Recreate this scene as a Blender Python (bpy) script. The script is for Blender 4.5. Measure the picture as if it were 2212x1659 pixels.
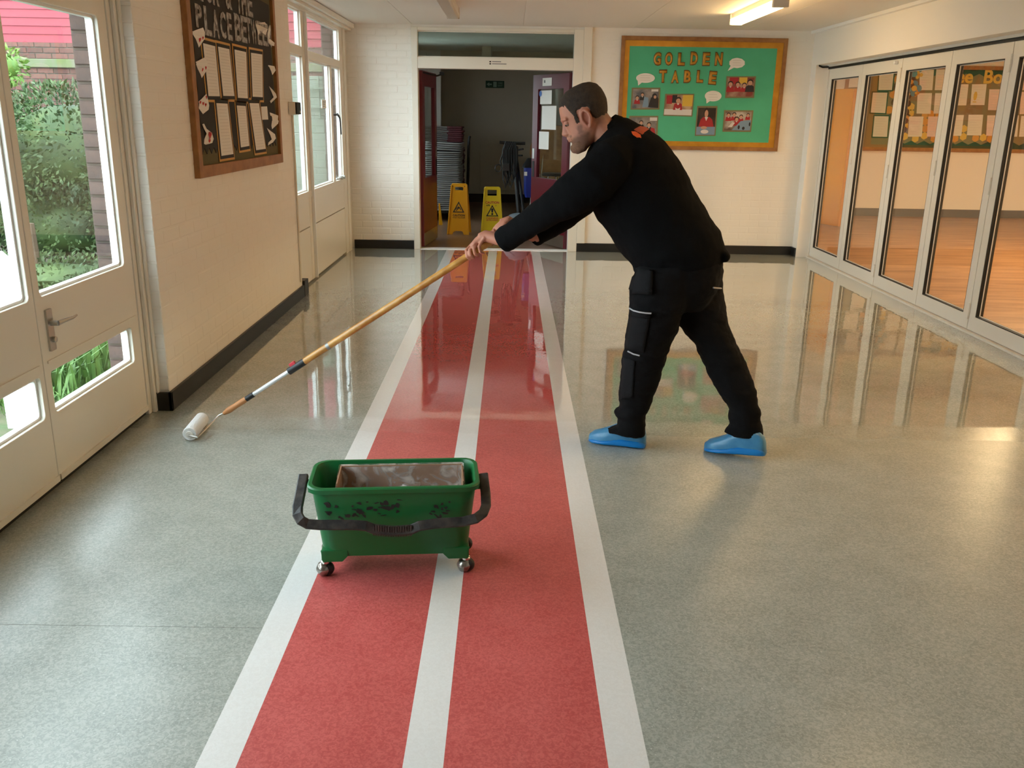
import bpy, bmesh, math, random
from mathutils import Vector, Matrix, noise
from mathutils.geometry import tessellate_polygon
random.seed(7)
PI = math.pi
for o in list(bpy.data.objects): bpy.data.objects.remove(o)
scn = bpy.context.scene
COL = scn.collection

# ------------------------------------------------------------------ camera
IW, IH, FP = 2212.0, 1659.0, 1912.0
PCX, PCY, CH = 1106.0, 829.5, 1.5
_fy = Vector((1104 - PCX, 254 - PCY, FP)).normalized()
_dn = Vector((997 - PCX, 7375 - PCY, FP)); _dn = (_dn - _dn.dot(_fy) * _fy).normalized()
_up = -_dn
_xx = _fy.cross(_up)
CAM = Vector((0, 0, CH))
def c2w(v): return Vector((_xx.dot(v), _fy.dot(v), _up.dot(v)))
def ray(px, py): return c2w(Vector((px - PCX, py - PCY, FP)))
def onZ(px, py, z=0.0):
    d = ray(px, py); return CAM + d * ((z - CH) / d.z)
def onY(px, py, Y):
    d = ray(px, py); return CAM + d * (Y / d.y)
def onX(px, py, X):
    d = ray(px, py); return CAM + d * (X / d.x)
cam_d = bpy.data.cameras.new('camera'); cam = bpy.data.objects.new('camera', cam_d); COL.objects.link(cam)
cam_d.sensor_width = 36.0; cam_d.sensor_fit = 'HORIZONTAL'; cam_d.lens = FP / IW * 36.0
cam_d.clip_start = 0.02; cam_d.clip_end = 200
r_, u_, b_ = c2w(Vector((1, 0, 0))), c2w(Vector((0, -1, 0))), c2w(Vector((0, 0, -1)))
cam.matrix_world = Matrix(((r_.x, u_.x, b_.x, 0), (r_.y, u_.y, b_.y, 0), (r_.z, u_.z, b_.z, CH), (0, 0, 0, 1)))
scn.camera = cam

# ------------------------------------------------------------------ world, exposure
W = bpy.data.worlds.new('sky'); scn.world = W; W.use_nodes = True
bg = W.node_tree.nodes['Background']
bg.inputs[0].default_value = (0.80, 0.90, 1.0, 1); bg.inputs[1].default_value = 7.4
scn.view_settings.view_transform = 'Standard'; scn.view_settings.look = 'None'
scn.view_settings.gamma = 1.0; scn.view_settings.use_curve_mapping = False
scn.view_settings.exposure = 0.58
LAMP_POWER = 18.0          # emission of the fluorescent diffusers
CLASS_LAMP = 60.0

# ------------------------------------------------------------------ materials
def S(r, g, b):
    f = lambda c: (c / 255 / 12.92) if c / 255 <= 0.04045 else ((c / 255 + 0.055) / 1.055) ** 2.4
    return (f(r), f(g), f(b), 1)
def newmat(name):
    m = bpy.data.materials.new(name); m.use_nodes = True
    return m, m.node_tree, m.node_tree.nodes['Principled BSDF']
def pm(name, col, rough=0.5, metal=0.0, var=None, bump=None, spec=0.5, rand=0.0, emit=None, sheen=0.0, coat=0.0, trans=0.0):
    """principled material; var=(scale, second colour, contrast), bump=(scale, strength), rand=per object brightness"""
    m, nt, b = newmat(name); N, L = nt.nodes, nt.links
    b.inputs['Roughness'].default_value = rough; b.inputs['Metallic'].default_value = metal
    b.inputs['Specular IOR Level'].default_value = spec
    b.inputs['Sheen Weight'].default_value = sheen; b.inputs['Coat Weight'].default_value = coat
    if trans: b.inputs['Transmission Weight'].default_value = trans
    tc = N.new('ShaderNodeTexCoord')
    src = None
    if var:
        n = N.new('ShaderNodeTexNoise'); n.inputs['Scale'].default_value = var[0]; n.inputs['Detail'].default_value = 5
        L.new(tc.outputs['Object'], n.inputs['Vector'])
        mr = N.new('ShaderNodeMapRange'); w = var[2] if len(var) > 2 else 0.15
        mr.inputs[1].default_value = 0.5 - w; mr.inputs[2].default_value = 0.5 + w
        L.new(n.outputs['Fac'], mr.inputs[0])
        mx = N.new('ShaderNodeMix'); mx.data_type = 'RGBA'
        mx.inputs[6].default_value = col; mx.inputs[7].default_value = var[1]
        L.new(mr.outputs[0], mx.inputs[0]); src = mx.outputs[2]
    if rand:
        oi = N.new('ShaderNodeObjectInfo'); mr = N.new('ShaderNodeMapRange')
        mr.inputs[3].default_value = 1 - rand; mr.inputs[4].default_value = 1 + rand
        L.new(oi.outputs['Random'], mr.inputs[0])
        hs = N.new('ShaderNodeHueSaturation'); hs.inputs['Color'].default_value = col
        if src: L.new(src, hs.inputs['Color'])
        L.new(mr.outputs[0], hs.inputs['Value']); src = hs.outputs[0]
    if src: L.new(src, b.inputs['Base Color'])
    else: b.inputs['Base Color'].default_value = col
    if bump:
        n = N.new('ShaderNodeTexNoise'); n.inputs['Scale'].default_value = bump[0]; n.inputs['Detail'].default_value = 4
        L.new(tc.outputs['Object'], n.inputs['Vector'])
        bp = N.new('ShaderNodeBump'); bp.inputs['Strength'].default_value = bump[1]; bp.inputs['Distance'].default_value = 0.004
        L.new(n.outputs['Fac'], bp.inputs['Height']); L.new(bp.outputs[0], b.inputs['Normal'])
    if emit:
        b.inputs['Emission Color'].default_value = emit[0]; b.inputs['Emission Strength'].default_value = emit[1]
    return m
def glassmat(name, tint=(0.93, 0.97, 0.95, 1), ior=1.45, rough=0.0, refl=1.0):
    m = bpy.data.materials.new(name); m.use_nodes = True; nt = m.node_tree; nt.nodes.clear()
    N, L = nt.nodes, nt.links
    out = N.new('ShaderNodeOutputMaterial'); mix = N.new('ShaderNodeMixShader')
    t = N.new('ShaderNodeBsdfTransparent'); t.inputs[0].default_value = tint
    g = N.new('ShaderNodeBsdfGlossy'); g.inputs['Roughness'].default_value = rough
    lw = N.new('ShaderNodeLayerWeight'); lw.inputs['Blend'].default_value = 0.5      # Schlick reflectance, same from both faces
    pw = N.new('ShaderNodeMath'); pw.operation = 'POWER'; pw.inputs[1].default_value = 5.0; L.new(lw.outputs['Facing'], pw.inputs[0])
    f0 = ((ior - 1) / (ior + 1)) ** 2
    fr = N.new('ShaderNodeMath'); fr.operation = 'MULTIPLY_ADD'; fr.inputs[1].default_value = 1 - f0; fr.inputs[2].default_value = f0; L.new(pw.outputs[0], fr.inputs[0])
    L.new(fr.outputs[0], mix.inputs[0]); L.new(t.outputs[0], mix.inputs[1]); L.new(g.outputs[0], mix.inputs[2])
    L.new(mix.outputs[0], out.inputs[0]); return m
def floor_mat(name, c1, c2, fleck, wet=True, lw=0.10, fleck_amt=0.70):
    """speckled marbled sheet flooring; the freshly sealed part beyond Y = 4.3 m is smooth and wet, the rest satin"""
    m, nt, b = newmat(name); N, L = nt.nodes, nt.links
    geo = N.new('ShaderNodeNewGeometry')
    def nz(scale, det, src=geo.outputs['Position'], dist=0.0):
        n = N.new('ShaderNodeTexNoise'); n.inputs['Scale'].default_value = scale; n.inputs['Detail'].default_value = det
        n.inputs['Distortion'].default_value = dist; L.new(src, n.inputs['Vector']); return n.outputs['Fac']
    def mr(v, a, c, lo=0.0, hi=1.0):
        n = N.new('ShaderNodeMapRange'); n.inputs[1].default_value = a; n.inputs[2].default_value = c
        n.inputs[3].default_value = lo; n.inputs[4].default_value = hi; L.new(v, n.inputs[0]); return n.outputs[0]
    def mth(op, a, c):
        n = N.new('ShaderNodeMath'); n.operation = op
        for i, v in enumerate((a, c)):
            if isinstance(v, (int, float)): n.inputs[i].default_value = v
            else: L.new(v, n.inputs[i])
        return n.outputs[0]
    fine = mr(nz(95, 3, dist=1.2), 0.5 - lw, 0.5 + lw)
    big = mr(nz(7, 4), 0.35, 0.65)
    f = mth('ADD', mth('MULTIPLY', fine, 0.72), mth('MULTIPLY', big, 0.28))
    mx = N.new('ShaderNodeMix'); mx.data_type = 'RGBA'; mx.inputs[6].default_value = c1; mx.inputs[7].default_value = c2
    L.new(f, mx.inputs[0])
    fl = mr(nz(130, 1), fleck_amt, fleck_amt + 0.05, 0, 0.8)
    mx2 = N.new('ShaderNodeMix'); mx2.data_type = 'RGBA'; mx2.inputs[7].default_value = fleck
    L.new(fl, mx2.inputs[0]); L.new(mx.outputs[2], mx2.inputs[6]); L.new(mx2.outputs[2], b.inputs['Base Color'])
    sp = N.new('ShaderNodeSeparateXYZ'); L.new(geo.outputs['Position'], sp.inputs[0])
    y = mth('ADD', sp.outputs['Y'], mth('MULTIPLY', mth('SUBTRACT', nz(3.0, 2), 0.5), 0.10))
    wetf = mth('ADD', mth('MULTIPLY', mr(y, 4.12, 4.16), 0.28), mth('MULTIPLY', mr(y, 4.31, 4.36), 0.72))
    L.new(mr(wetf, 0, 1, 0.30, 0.035), b.inputs['Roughness'])
    b.inputs['Specular IOR Level'].default_value = 0.5
    L.new(mr(wetf, 0, 1, 0.0, 0.8), b.inputs['Coat Weight']); b.inputs['Coat Roughness'].default_value = 0.025
    bp = N.new('ShaderNodeBump'); bp.inputs['Strength'].default_value = 0.06; bp.inputs['Distance'].default_value = 0.01
    L.new(mth('ADD', nz(6, 2), mth('MULTIPLY', nz(26, 2), 0.10)), bp.inputs['Height']); L.new(bp.outputs[0], b.inputs['Normal']); L.new(bp.outputs[0], b.inputs['Coat Normal'])
    return m
M = {}
M['cream'] = pm('cream_wall_paint', S(238, 233, 223), 0.55, bump=(60, 0.12))
M['cream_r'] = pm('cream_plaster_paint', S(238, 233, 223), 0.6, bump=(30, 0.06))
M['ceil'] = pm('ceiling_paint', S(238, 234, 227), 0.7, bump=(40, 0.05))
M['frame'] = pm('cream_gloss_paint', S(232, 226, 212), 0.32, bump=(12, 0.05))
M['white'] = pm('white_gloss_paint', S(240, 240, 238), 0.3)
M['black'] = pm('black_skirting', S(24, 24, 25), 0.38)
M['rubber'] = pm('black_rubber', S(16, 16, 16), 0.6)
M['alu'] = pm('white_coated_metal', S(228, 222, 210), 0.35)
M['steel'] = pm('brushed_steel', S(190, 188, 182), 0.3, 1.0)
M['chrome'] = pm('chrome', S(215, 212, 208), 0.12, 1.0)
M['glass'] = glassmat('window_glass')
M['glass_fold'] = glassmat('folding_door_glass', (0.97, 0.96, 0.93, 1), 1.27)
M['maroon'] = pm('maroon_gloss_paint', S(94, 18, 34), 0.3)
M['oak'] = pm('oak_frame', S(168, 118, 66), 0.5, var=(14, S(142, 94, 50), 0.2))
M['green_floor'] = floor_mat('grey_green_sheet_floor', S(143, 147, 138), S(179, 181, 172), S(210, 211, 204))
M['red_floor'] = floor_mat('red_sheet_floor', S(186, 78, 75), S(212, 106, 101), S(214, 120, 112), fleck_amt=0.72)
M['white_floor'] = floor_mat('white_line_floor', S(228, 224, 220), S(234, 231, 228), S(240, 238, 236), fleck_amt=0.8)
M['lamp'] = pm('lit_diffuser', S(255, 240, 205), 0.4, emit=((1.0, 0.64, 0.27, 1), LAMP_POWER))
M['lamp_class'] = pm('lit_diffuser_warm', S(255, 236, 200), 0.4, emit=((1.0, 0.74, 0.42, 1), CLASS_LAMP))
M['diffuser'] = pm('unlit_diffuser', S(215, 208, 196), 0.35)
M['paper'] = pm('white_paper', S(232, 228, 220), 0.7)
M['ink'] = pm('black_ink', S(26, 24, 24), 0.6)
M['grey_ink'] = pm('grey_print', S(120, 116, 112), 0.7)
M['redink'] = pm('red_ink', S(186, 40, 44), 0.6)

# ------------------------------------------------------------------ geometry helpers
class MB:
    def __init__(s): s.v = []; s.f = []
    def add(s, vs, fs):
        k = len(s.v); s.v += [Vector(p) for p in vs]; s.f += [tuple(i + k for i in f) for f in fs]; return s
    def box(s, x0, y0, z0, x1, y1, z1):
        x0, x1 = min(x0, x1), max(x0, x1); y0, y1 = min(y0, y1), max(y0, y1); z0, z1 = min(z0, z1), max(z0, z1)
        return s.add([(x0, y0, z0), (x1, y0, z0), (x1, y1, z0), (x0, y1, z0), (x0, y0, z1), (x1, y0, z1), (x1, y1, z1), (x0, y1, z1)],
                     [(0, 3, 2, 1), (4, 5, 6, 7), (0, 1, 5, 4), (1, 2, 6, 5), (2, 3, 7, 6), (3, 0, 4, 7)])
    def prism(s, loops, w0, w1, mp=lambda u, v, w: (u, v, w)):
        """polygon (with holes) in u,v extruded from w0 to w1"""
        if not isinstance(loops[0][0], (tuple, list, Vector)): loops = [loops]
        pts = [p for l in loops for p in l]
        tri = tessellate_polygon([[Vector((p[0], p[1], 0)) for p in l] for l in loops])
        n = len(pts); k = len(s.v)
        fs = []
        for t in tri:
            a, b2, c = (Vector((pts[i][0], pts[i][1])) for i in t)
            if (b2 - a).cross(c - a) < 0: t = t[::-1]
            fs.append(tuple(i + n for i in t)); fs.append(tuple(t[::-1]))
        st = 0
        for l in loops:
            m_ = len(l); area = sum(l[i][0] * l[(i + 1) % m_][1] - l[(i + 1) % m_][0] * l[i][1] for i in range(m_))
            hole = l is not loops[0]
            for i in range(m_):
                a, b2 = st + i, st + (i + 1) % m_
                q = (a, b2, b2 + n, a + n)
                if (area < 0) != hole: q = q[::-1]
                fs.append(q)
            st += m_
        return s.add([mp(p[0], p[1], w0) for p in pts] + [mp(p[0], p[1], w1) for p in pts], fs)
    def loft(s, rings, caps=True):
        n = len(rings[0]); vs = [p for r in rings for p in r]; fs = []
        for k in range(len(rings) - 1):
            for i in range(n):
                a, b2 = k * n + i, k * n + (i + 1) % n
                fs.append((a, b2, b2 + n, a + n))
        if caps:
            fs.append(tuple(range(n))[::-1]); fs.append(tuple(range((len(rings) - 1) * n, len(rings) * n)))
        return s.add(vs, fs)
    def tube(s, path, r, n=10, caps=True, flat=1.0, ref=None):
        path = [Vector(p) for p in path]; m_ = len(path)
        rs = r if isinstance(r, (list, tuple)) else [r] * m_
        rings = []; prev = None
        for i, p in enumerate(path):
            t = (path[min(i + 1, m_ - 1)] - path[max(i - 1, 0)]).normalized()
            if prev is None:
                a = Vector(ref) if ref else (Vector((0, 0, 1)) if abs(t.z) < 0.9 else Vector((1, 0, 0)))
            else: a = prev
            a = (a - a.dot(t) * t).normalized(); prev = a; b2 = t.cross(a)
            rings.append([p + rs[i] * (math.cos(2 * PI * j / n) * a + flat * math.sin(2 * PI * j / n) * b2) for j in range(n)])
        return s.loft(rings, caps)
    def ribbon(s, path, wid, thk, up):
        """rectangular section bar along a path; up = width direction"""
        path = [Vector(p) for p in path]; up = Vector(up); rings = []
        for i, p in enumerate(path):
            t = (path[min(i + 1, len(path) - 1)] - path[max(i - 1, 0)]).normalized()
            b2 = t.cross(up).normalized(); a = b2.cross(t).normalized()
            rings.append([p + a * wid / 2 + b2 * thk / 2, p - a * wid / 2 + b2 * thk / 2, p - a * wid / 2 - b2 * thk / 2, p + a * wid / 2 - b2 * thk / 2])
        return s.loft(rings)
    def lathe(s, prof, n=24, c=(0, 0, 0), axis=None):
        c = Vector(c)
        if axis is None: A, B, T = Vector((1, 0, 0)), Vector((0, 1, 0)), Vector((0, 0, 1))
        else:
            T = Vector(axis).normalized(); A = T.orthogonal().normalized(); B = T.cross(A)
        rings = [[c + T * z + max(r, 1e-4) * (A * math.cos(2 * PI * j / n) + B * math.sin(2 * PI * j / n)) for j in range(n)] for r, z in prof]
        return s.loft(rings)
    def ball(s, c, r, n=12, sc=(1, 1, 1)):
        c = Vector(c); rings = []
        for i in range(n + 1):
            ph = -PI / 2 + PI * i / n; rr = max(math.cos(ph), 1e-3)
            rings.append([c + Vector((r * sc[0] * rr * math.cos(2 * PI * j / (2 * n)), r * sc[1] * rr * math.sin(2 * PI * j / (2 * n)), r * sc[2] * math.sin(ph))) for j in range(2 * n)])
        return s.loft(rings)
    def mesh(s, name):
        me = bpy.data.meshes.new(name); me.from_pydata([tuple(p) for p in s.v], [], s.f); me.validate(); me.update(); return me
    def build(s, name, mat, parent=None, smooth=False, bevel=0.0, local=False):
        o = bpy.data.objects.new(name, s.mesh(name)); COL.objects.link(o)
        return fin(o, mat, parent, smooth, bevel, local)
def fin(o, mat, parent=None, smooth=False, bevel=0.0, local=False):
    o.data.materials.clear(); o.data.materials.append(M[mat] if isinstance(mat, str) else mat)
    if smooth:
        o.data.shade_smooth(); o.data.set_sharp_from_angle(angle=math.radians(40 if smooth is True else smooth))
    if bevel:
        b = o.modifiers.new('bevel', 'BEVEL'); b.width = bevel; b.segments = 2; b.limit_method = 'ANGLE'
    if parent is not None:
        o.parent = parent
        if not local: o.matrix_parent_inverse = parent.matrix_basis.inverted()
    return o
def tag(o, label=None, cat=None, group=None, kind=None):
    if label: o['label'] = label
    if cat: o['category'] = cat
    if group: o['group'] = group
    if kind: o['kind'] = kind
    return o
def empty(name, loc=(0, 0, 0), rz=0.0, mtx=None):
    o = bpy.data.objects.new(name, None); COL.objects.link(o); o.empty_display_size = 0.1
    if mtx is not None: o.matrix_basis = mtx
    else: o.location = loc; o.rotation_euler = (0, 0, rz)
    return o
def box(name, mat, b, parent=None, bevel=0.0, local=False):
    return MB().box(*b).build(name, mat, parent, False, bevel, local)
def struct(o, label, cat): return tag(o, label, cat, kind='structure')
def copy_tree(o, parent=None):
    c = o.copy(); COL.objects.link(c); c.parent = parent
    for ch in list(o.children): copy_tree(ch, c)
    return c
def text_mesh(txt, size=1.0, extrude=0.0, offset=0.0, bevel=0.0, sx=1.0):
    cu = bpy.data.curves.new('t', 'FONT'); cu.body = txt; cu.size = size; cu.extrude = extrude; cu.offset = offset
    cu.bevel_depth = bevel; cu.align_x = 'CENTER'; cu.align_y = 'CENTER'; cu.resolution_u = 3
    o = bpy.data.objects.new('t', cu); COL.objects.link(o)
    dg = bpy.context.evaluated_depsgraph_get()
    me = bpy.data.meshes.new_from_object(o.evaluated_get(dg)); bpy.data.objects.remove(o); bpy.data.curves.remove(cu)
    for v in me.vertices: v.co.x *= sx
    return me
def text(name, txt, mat, parent, u, v, w, size, extrude=0.001, offset=0.0, sx=1.0, rot=0.0, bevel=0.0):
    o = bpy.data.objects.new(name, text_mesh(txt, size, extrude, offset, bevel, sx)); COL.objects.link(o)
    o.location = (u, v, w); o.rotation_euler = (0, 0, rot); fin(o, mat, parent, local=True); return o

# ------------------------------------------------------------------ floor
YB = 10.45                                    # back wall face
fl = box('floor', M['green_floor'], (-1.95, -3.2, -0.12, 3.62, YB + 0.14, -0.004)); struct(fl, 'grey green sheet floor with a red and white running track', 'floor')
def sheet(name, mat, x0, x1, y0=-3.2, y1=YB - 0.02): return box(name, mat, (x0, y0, -0.004, x1, y1, 0.0), fl)
TX = (-0.733, -0.636, -0.238, -0.140, 0.259, 0.359)
sheet('green_sheet', 'green_floor', -1.95, TX[0], -3.2, 2.3665); sheet('green_sheet', 'green_floor', -1.95, TX[0], 2.3685)
sheet('white_line', 'white_floor', TX[0], TX[1]); sheet('red_lane', 'red_floor', TX[1], TX[2])
sheet('white_line', 'white_floor', TX[2], TX[3]); sheet('red_lane', 'red_floor', TX[3], TX[4])
sheet('white_line', 'white_floor', TX[4], TX[5]); sheet('green_sheet', 'green_floor', TX[5], 3.62)
box('floor_seam', M['grey_ink'], (-1.95, 2.3665, -0.004, TX[0], 2.3685, -0.0006), fl)
th = box('trim_1', 'white', (-1.05, YB - 0.02, -0.004, 0.69, YB + 0.12, 0.006), None, 0.003); struct(th, 'pale metal threshold strip in the far doorway', 'threshold')
th = box('trim_2', 'rubber', (-1.94, 1.0, -0.004, -1.865, 4.36, 0.022)); struct(th, 'dark weather strip under the glazed garden doors', 'threshold')

# ------------------------------------------------------------------ brickwork
BL, BH, JT = 0.215, 0.065, 0.010
_bm = {}
def brick_mesh(L_, H_, D_, mat, bev=0.004):
    k = (round(L_, 3), round(H_, 3), round(D_, 3), mat)
    if k not in _bm:
        m_ = MB(); b = bev
        m_.v = [Vector(p) for p in [(0, 0, 0), (L_, 0, 0), (L_, 0, H_), (0, 0, H_), (b, -D_, b), (L_ - b, -D_, b), (L_ - b, -D_, H_ - b), (b, -D_, H_ - b)]]
        m_.f = [(4, 5, 6, 7), (0, 1, 5, 4), (1, 2, 6, 5), (2, 3, 7, 6), (3, 0, 4, 7)]
        me = m_.mesh('brick'); me.materials.append(M[mat]); _bm[k] = me
    return _bm[k]
def bricks(parent, origin, rz, length, z0, z1, mat, depth=0.005, skip=None, jitter=0.0015, bl=BL, bh=BH, name='brick', off=0.0, stuff_skip=None):
    """face bricks on a wall; local +x runs along the wall, local -y is the outward normal"""
    cx, sx = math.cos(rz), math.sin(rz); c = 0; z = z0
    while z < z1 - 0.02:
        h = min(bh, z1 - z); x = -(off if c % 2 else off + (bl + JT) / 2)
        while x < length - 0.012:
            a, b = max(x, 0.0), min(x + bl, length); x += bl + JT
            if b - a < 0.02: continue
            if skip and any(a > q[0] and b < q[1] and z > q[2] and z + h < q[3] for q in skip): continue
            d = depth + random.uniform(0, jitter)
            o = bpy.data.objects.new(name, brick_mesh(b - a, h, round(d, 4), mat)); COL.objects.link(o)
            o.location = (origin[0] + cx * a, origin[1] + sx * a, z); o.rotation_euler = (random.uniform(-.004, .004), 0, rz + random.uniform(-.003, .003))
            o.parent = parent; o.matrix_parent_inverse = parent.matrix_basis.inverted()
        z += bh + JT; c += 1

CZ = 2.47                                       # ceiling
XL = -1.765                                     # left wall face (between the glazed openings)
# ---- left wall
wl = box('wall_left', 'cream', (XL - 0.27, 4.425, 0, XL, 7.50, CZ)); struct(wl, 'cream painted brick wall panel between the two glazed openings', 'wall')
bricks(wl, (XL, 4.43, 0), PI / 2, 3.06, 0.105, CZ, 'cream', 0.0012, jitter=0.0008, skip=[(0.68, 2.50, 1.17, 2.33)])
bricks(wl, (XL - 0.10, 4.425, 0), 0.0, 0.10, 0.105, CZ, 'cream', 0.002)
bl_ = MB().box(XL, 4.40, 0, XL + 0.018, 7.50, 0.10).box(XL - 0.09, 4.40, 0, XL + 0.018, 4.418, 0.10).build('baseboard_left', 'black', None, False, 0.002)
struct(bl_, 'black skirting along the painted brick wall under the dark notice board', 'baseboard')
ec = box('trim_3', 'black', (XL - 0.03, 7.50, 0, XL + 0.022, 7.64, 0.135), None, 0.003); struct(ec, 'raised black skirting end block beside the tall window', 'skirting')
# header above the garden doors and above the tall window, wall pieces near the camera
h1 = box('wall_left_header', 'cream', (-2.05, 0.9, 2.04, -1.80, 4.43, CZ)); struct(h1, 'cream wall strip over the glazed garden doors', 'wall')
h0 = box('wall_left_near', 'cream', (-2.05, -3.2, 0, -1.80, 0.9, CZ)); struct(h0, 'cream wall beside the camera end of the garden doors', 'wall')
# ---- back wall
wbr = MB().box(0.885, YB - 0.0004, 0, 3.53, YB + 0.119, CZ - 0.001).build('wall_back_right', 'cream'); struct(wbr, 'cream painted brick wall behind the green display board', 'wall')
wb = MB().box(-2.05, YB, 0, -1.115, YB + 0.12, CZ).box(0.79, YB, 0, 0.885, YB + 0.12, CZ).box(-1.115, YB, 2.44, 0.79, YB + 0.12, CZ).build('wall_back', 'cream')
struct(wb, 'cream painted brick end wall with the double doorway', 'wall')
bricks(wb, (-1.83, YB, 0), 0.0, 0.715, 0.10, CZ, 'cream', 0.0022)
bricks(wbr, (0.885, YB, 0), 0.0, 2.455, 0.10, CZ, 'cream', 0.0008, skip=[(0.36, 2.10, 1.21, 2.36)], jitter=0.0006)
o = box('baseboard_back_left', 'black', (-1.815, YB - 0.02, 0, -1.115, YB, 0.10), None, 0.002); struct(o, 'black skirting on the end wall beside the tall window', 'baseboard')
o = MB().box(0.79, YB - 0.02, 0, 3.335, YB, 0.10).box(3.317, 10.30, 0, 3.335, YB - 0.02, 0.10).build('baseboard_back_right', 'black', None, False, 0.002); struct(o, 'black skirting on the end wall below the green board', 'baseboard')
o = MB().box(0.79, YB - 0.03, 0.1, 0.885, YB, CZ).build('trim_4', 'frame', None, False, 0.004); struct(o, 'cream boxed casing strip beside the far doorway', 'casing')
# ---- right wall: bulkhead over the folding doors, far nib
wr = MB().box(3.335, -3.2, 2.105, 3.75, YB + 0.1, CZ).box(3.335, 10.285, 0, 3.53, YB + 0.12, 2.105).box(3.335, -3.2, 0, 3.75, 3.76, 2.105).build('wall_right', 'cream_r')
struct(wr, 'cream plaster bulkhead and nib around the white folding doors', 'wall')
ct = MB().box(3.29, -3.2, CZ - 0.035, 3.335, YB, CZ).build('trim_5', 'white'); struct(ct, 'white cornice strip between bulkhead and ceiling', 'cornice')
o = box('wall_front', 'cream', (-2.05, -3.3, 0, 3.75, -3.2, CZ)); struct(o, 'cream wall behind the camera', 'wall')
# ---- ceiling with board seams
cl = box('ceiling', 'ceil', (-2.05, -3.3, CZ, 3.8, YB + 0.12, CZ + 0.3)); struct(cl, 'off white boarded ceiling', 'ceiling')
for x0, x1 in ((-2.0, -1.1), (-1.1, 0.115), (0.115, 1.33), (1.33, 2.55), (2.55, 3.3)):
    for y0, y1 in ((5.2, 7.64), (7.64, YB)):
        box('ceiling_panel', 'ceil', (x0 + 0.0025, y0 + 0.0025, CZ - 0.006, x1 - 0.0025, y1 - 0.0025, CZ), cl)
o = MB().box(-1.86, 7.5, CZ - 0.06, -1.74, YB, CZ - 0.012).box(-1.86, 7.5, CZ - 0.085, -1.775, YB, CZ - 0.06).build('trim_6', 'frame', None, False, 0.004); struct(o, 'stepped cream cornice above the tall window', 'cornice')

# ------------------------------------------------------------------ joinery helpers (frames in the x = const plane)
mpX = lambda u, v, w: (w, u, v)                 # u = Y, v = Z, w = X
def rrect(u0, v0, u1, v1, r=0.0, n=4):
    if r <= 0: return [(u0, v0), (u1, v0), (u1, v1), (u0, v1)]
    pts = []
    for cx, cy, a0 in ((u1 - r, v0 + r, -PI / 2), (u1 - r, v1 - r, 0), (u0 + r, v1 - r, PI / 2), (u0 + r, v0 + r, PI)):
        for i in range(n + 1):
            a = a0 + PI / 2 * i / n; pts.append((cx + r * math.cos(a), cy + r * math.sin(a)))
    return pts
def garden_leaf(name, y0, y1, panes, label, handle=False):
    root = empty(name, (-1.88, (y0 + y1) / 2, 0.025)); struct(root, label, 'door')
    MB().prism([rrect(y0, 0.025, y1, 2.0)] + [rrect(*p, r=0.02) for p in panes], -1.893, -1.85, mpX).build('leaf_frame', 'frame', root, False, 0.003)
    for p in panes:
        q = (p[0] + 0.011, p[1] + 0.011, p[2] - 0.011, p[3] - 0.011)
        MB().prism([rrect(*p, r=0.02), rrect(*q, r=0.016)], -1.897, -1.868, mpX).build('glazing_bead', 'white', root)
        MB().prism([rrect(p[0], p[1], p[2], p[3], 0.02)], -1.875, -1.871, mpX).build('pane', 'glass', root)
    box('rail_ledge', 'frame', (-1.85, y0 + 0.03, 0.522, -1.845, y1 - 0.03, 0.532), root)
    box('kick_ledge', 'frame', (-1.85, y0 + 0.005, 0.03, -1.842, y1 - 0.005, 0.055), root)
    if handle:
        pl = MB().prism([rrect(3.462, 0.565, 3.507, 0.735, 0.004)], -1.85, -1.841, mpX).build('handle_plate', 'steel', root, False, 0.002)
        MB().lathe([(0.011, 0), (0.011, 0.03)], 16, (-1.841, 3.487, 0.678), (1, 0, 0)).build('spindle', 'steel', pl, True)
        MB().tube([(-1.812, 3.487, 0.678), (-1.806, 3.53, 0.680), (-1.806, 3.60, 0.676), (-1.80, 3.625, 0.682)], [0.011, 0.009, 0.007, 0.004], 10, flat=0.7).build('lever', 'steel', pl, True)
        MB().lathe([(0.012, 0), (0.012, 0.012), (0.008, 0.014)], 16, (-1.841, 3.488, 0.610), (1, 0, 0)).build('lock_cylinder', 'steel', pl, True)
    return root
garden_leaf('door_1', 3.405, 4.335, [(3.45, 0.79, 4.245, 1.905), (3.45, 0.31, 4.245, 0.485)], 'cream glazed garden door with lever handle beside the brick wall', True)
garden_leaf('door_2', 2.465, 3.40, [(2.56, 0.79, 3.366, 1.905), (2.56, 0.31, 3.366, 0.485)], 'cream glazed garden door without handle next to the weather strip')
garden_leaf('window_left_offscreen', 0.98, 2.46, [(1.08, 0.79, 2.38, 1.905), (1.08, 0.31, 2.38, 0.485)], 'fixed glazed cream panel beside the garden doors')
jm = MB().box(-1.95, 4.34, 0, -1.845, 4.428, 2.04).box(-1.845, 4.375, 0, -1.825, 4.428, 2.04).box(-1.825, 4.40, 0.09, -1.812, 4.428, 2.04).box(-1.95, 0.9, 2.004, -1.845, 4.34, 2.04).box(-1.95, 0.9, 0, -1.845, 0.975, 2.004).build('trim_7', 'frame', None, False, 0.004)
struct(jm, 'cream moulded timber frame around the glazed garden doors', 'door frame')

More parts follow.
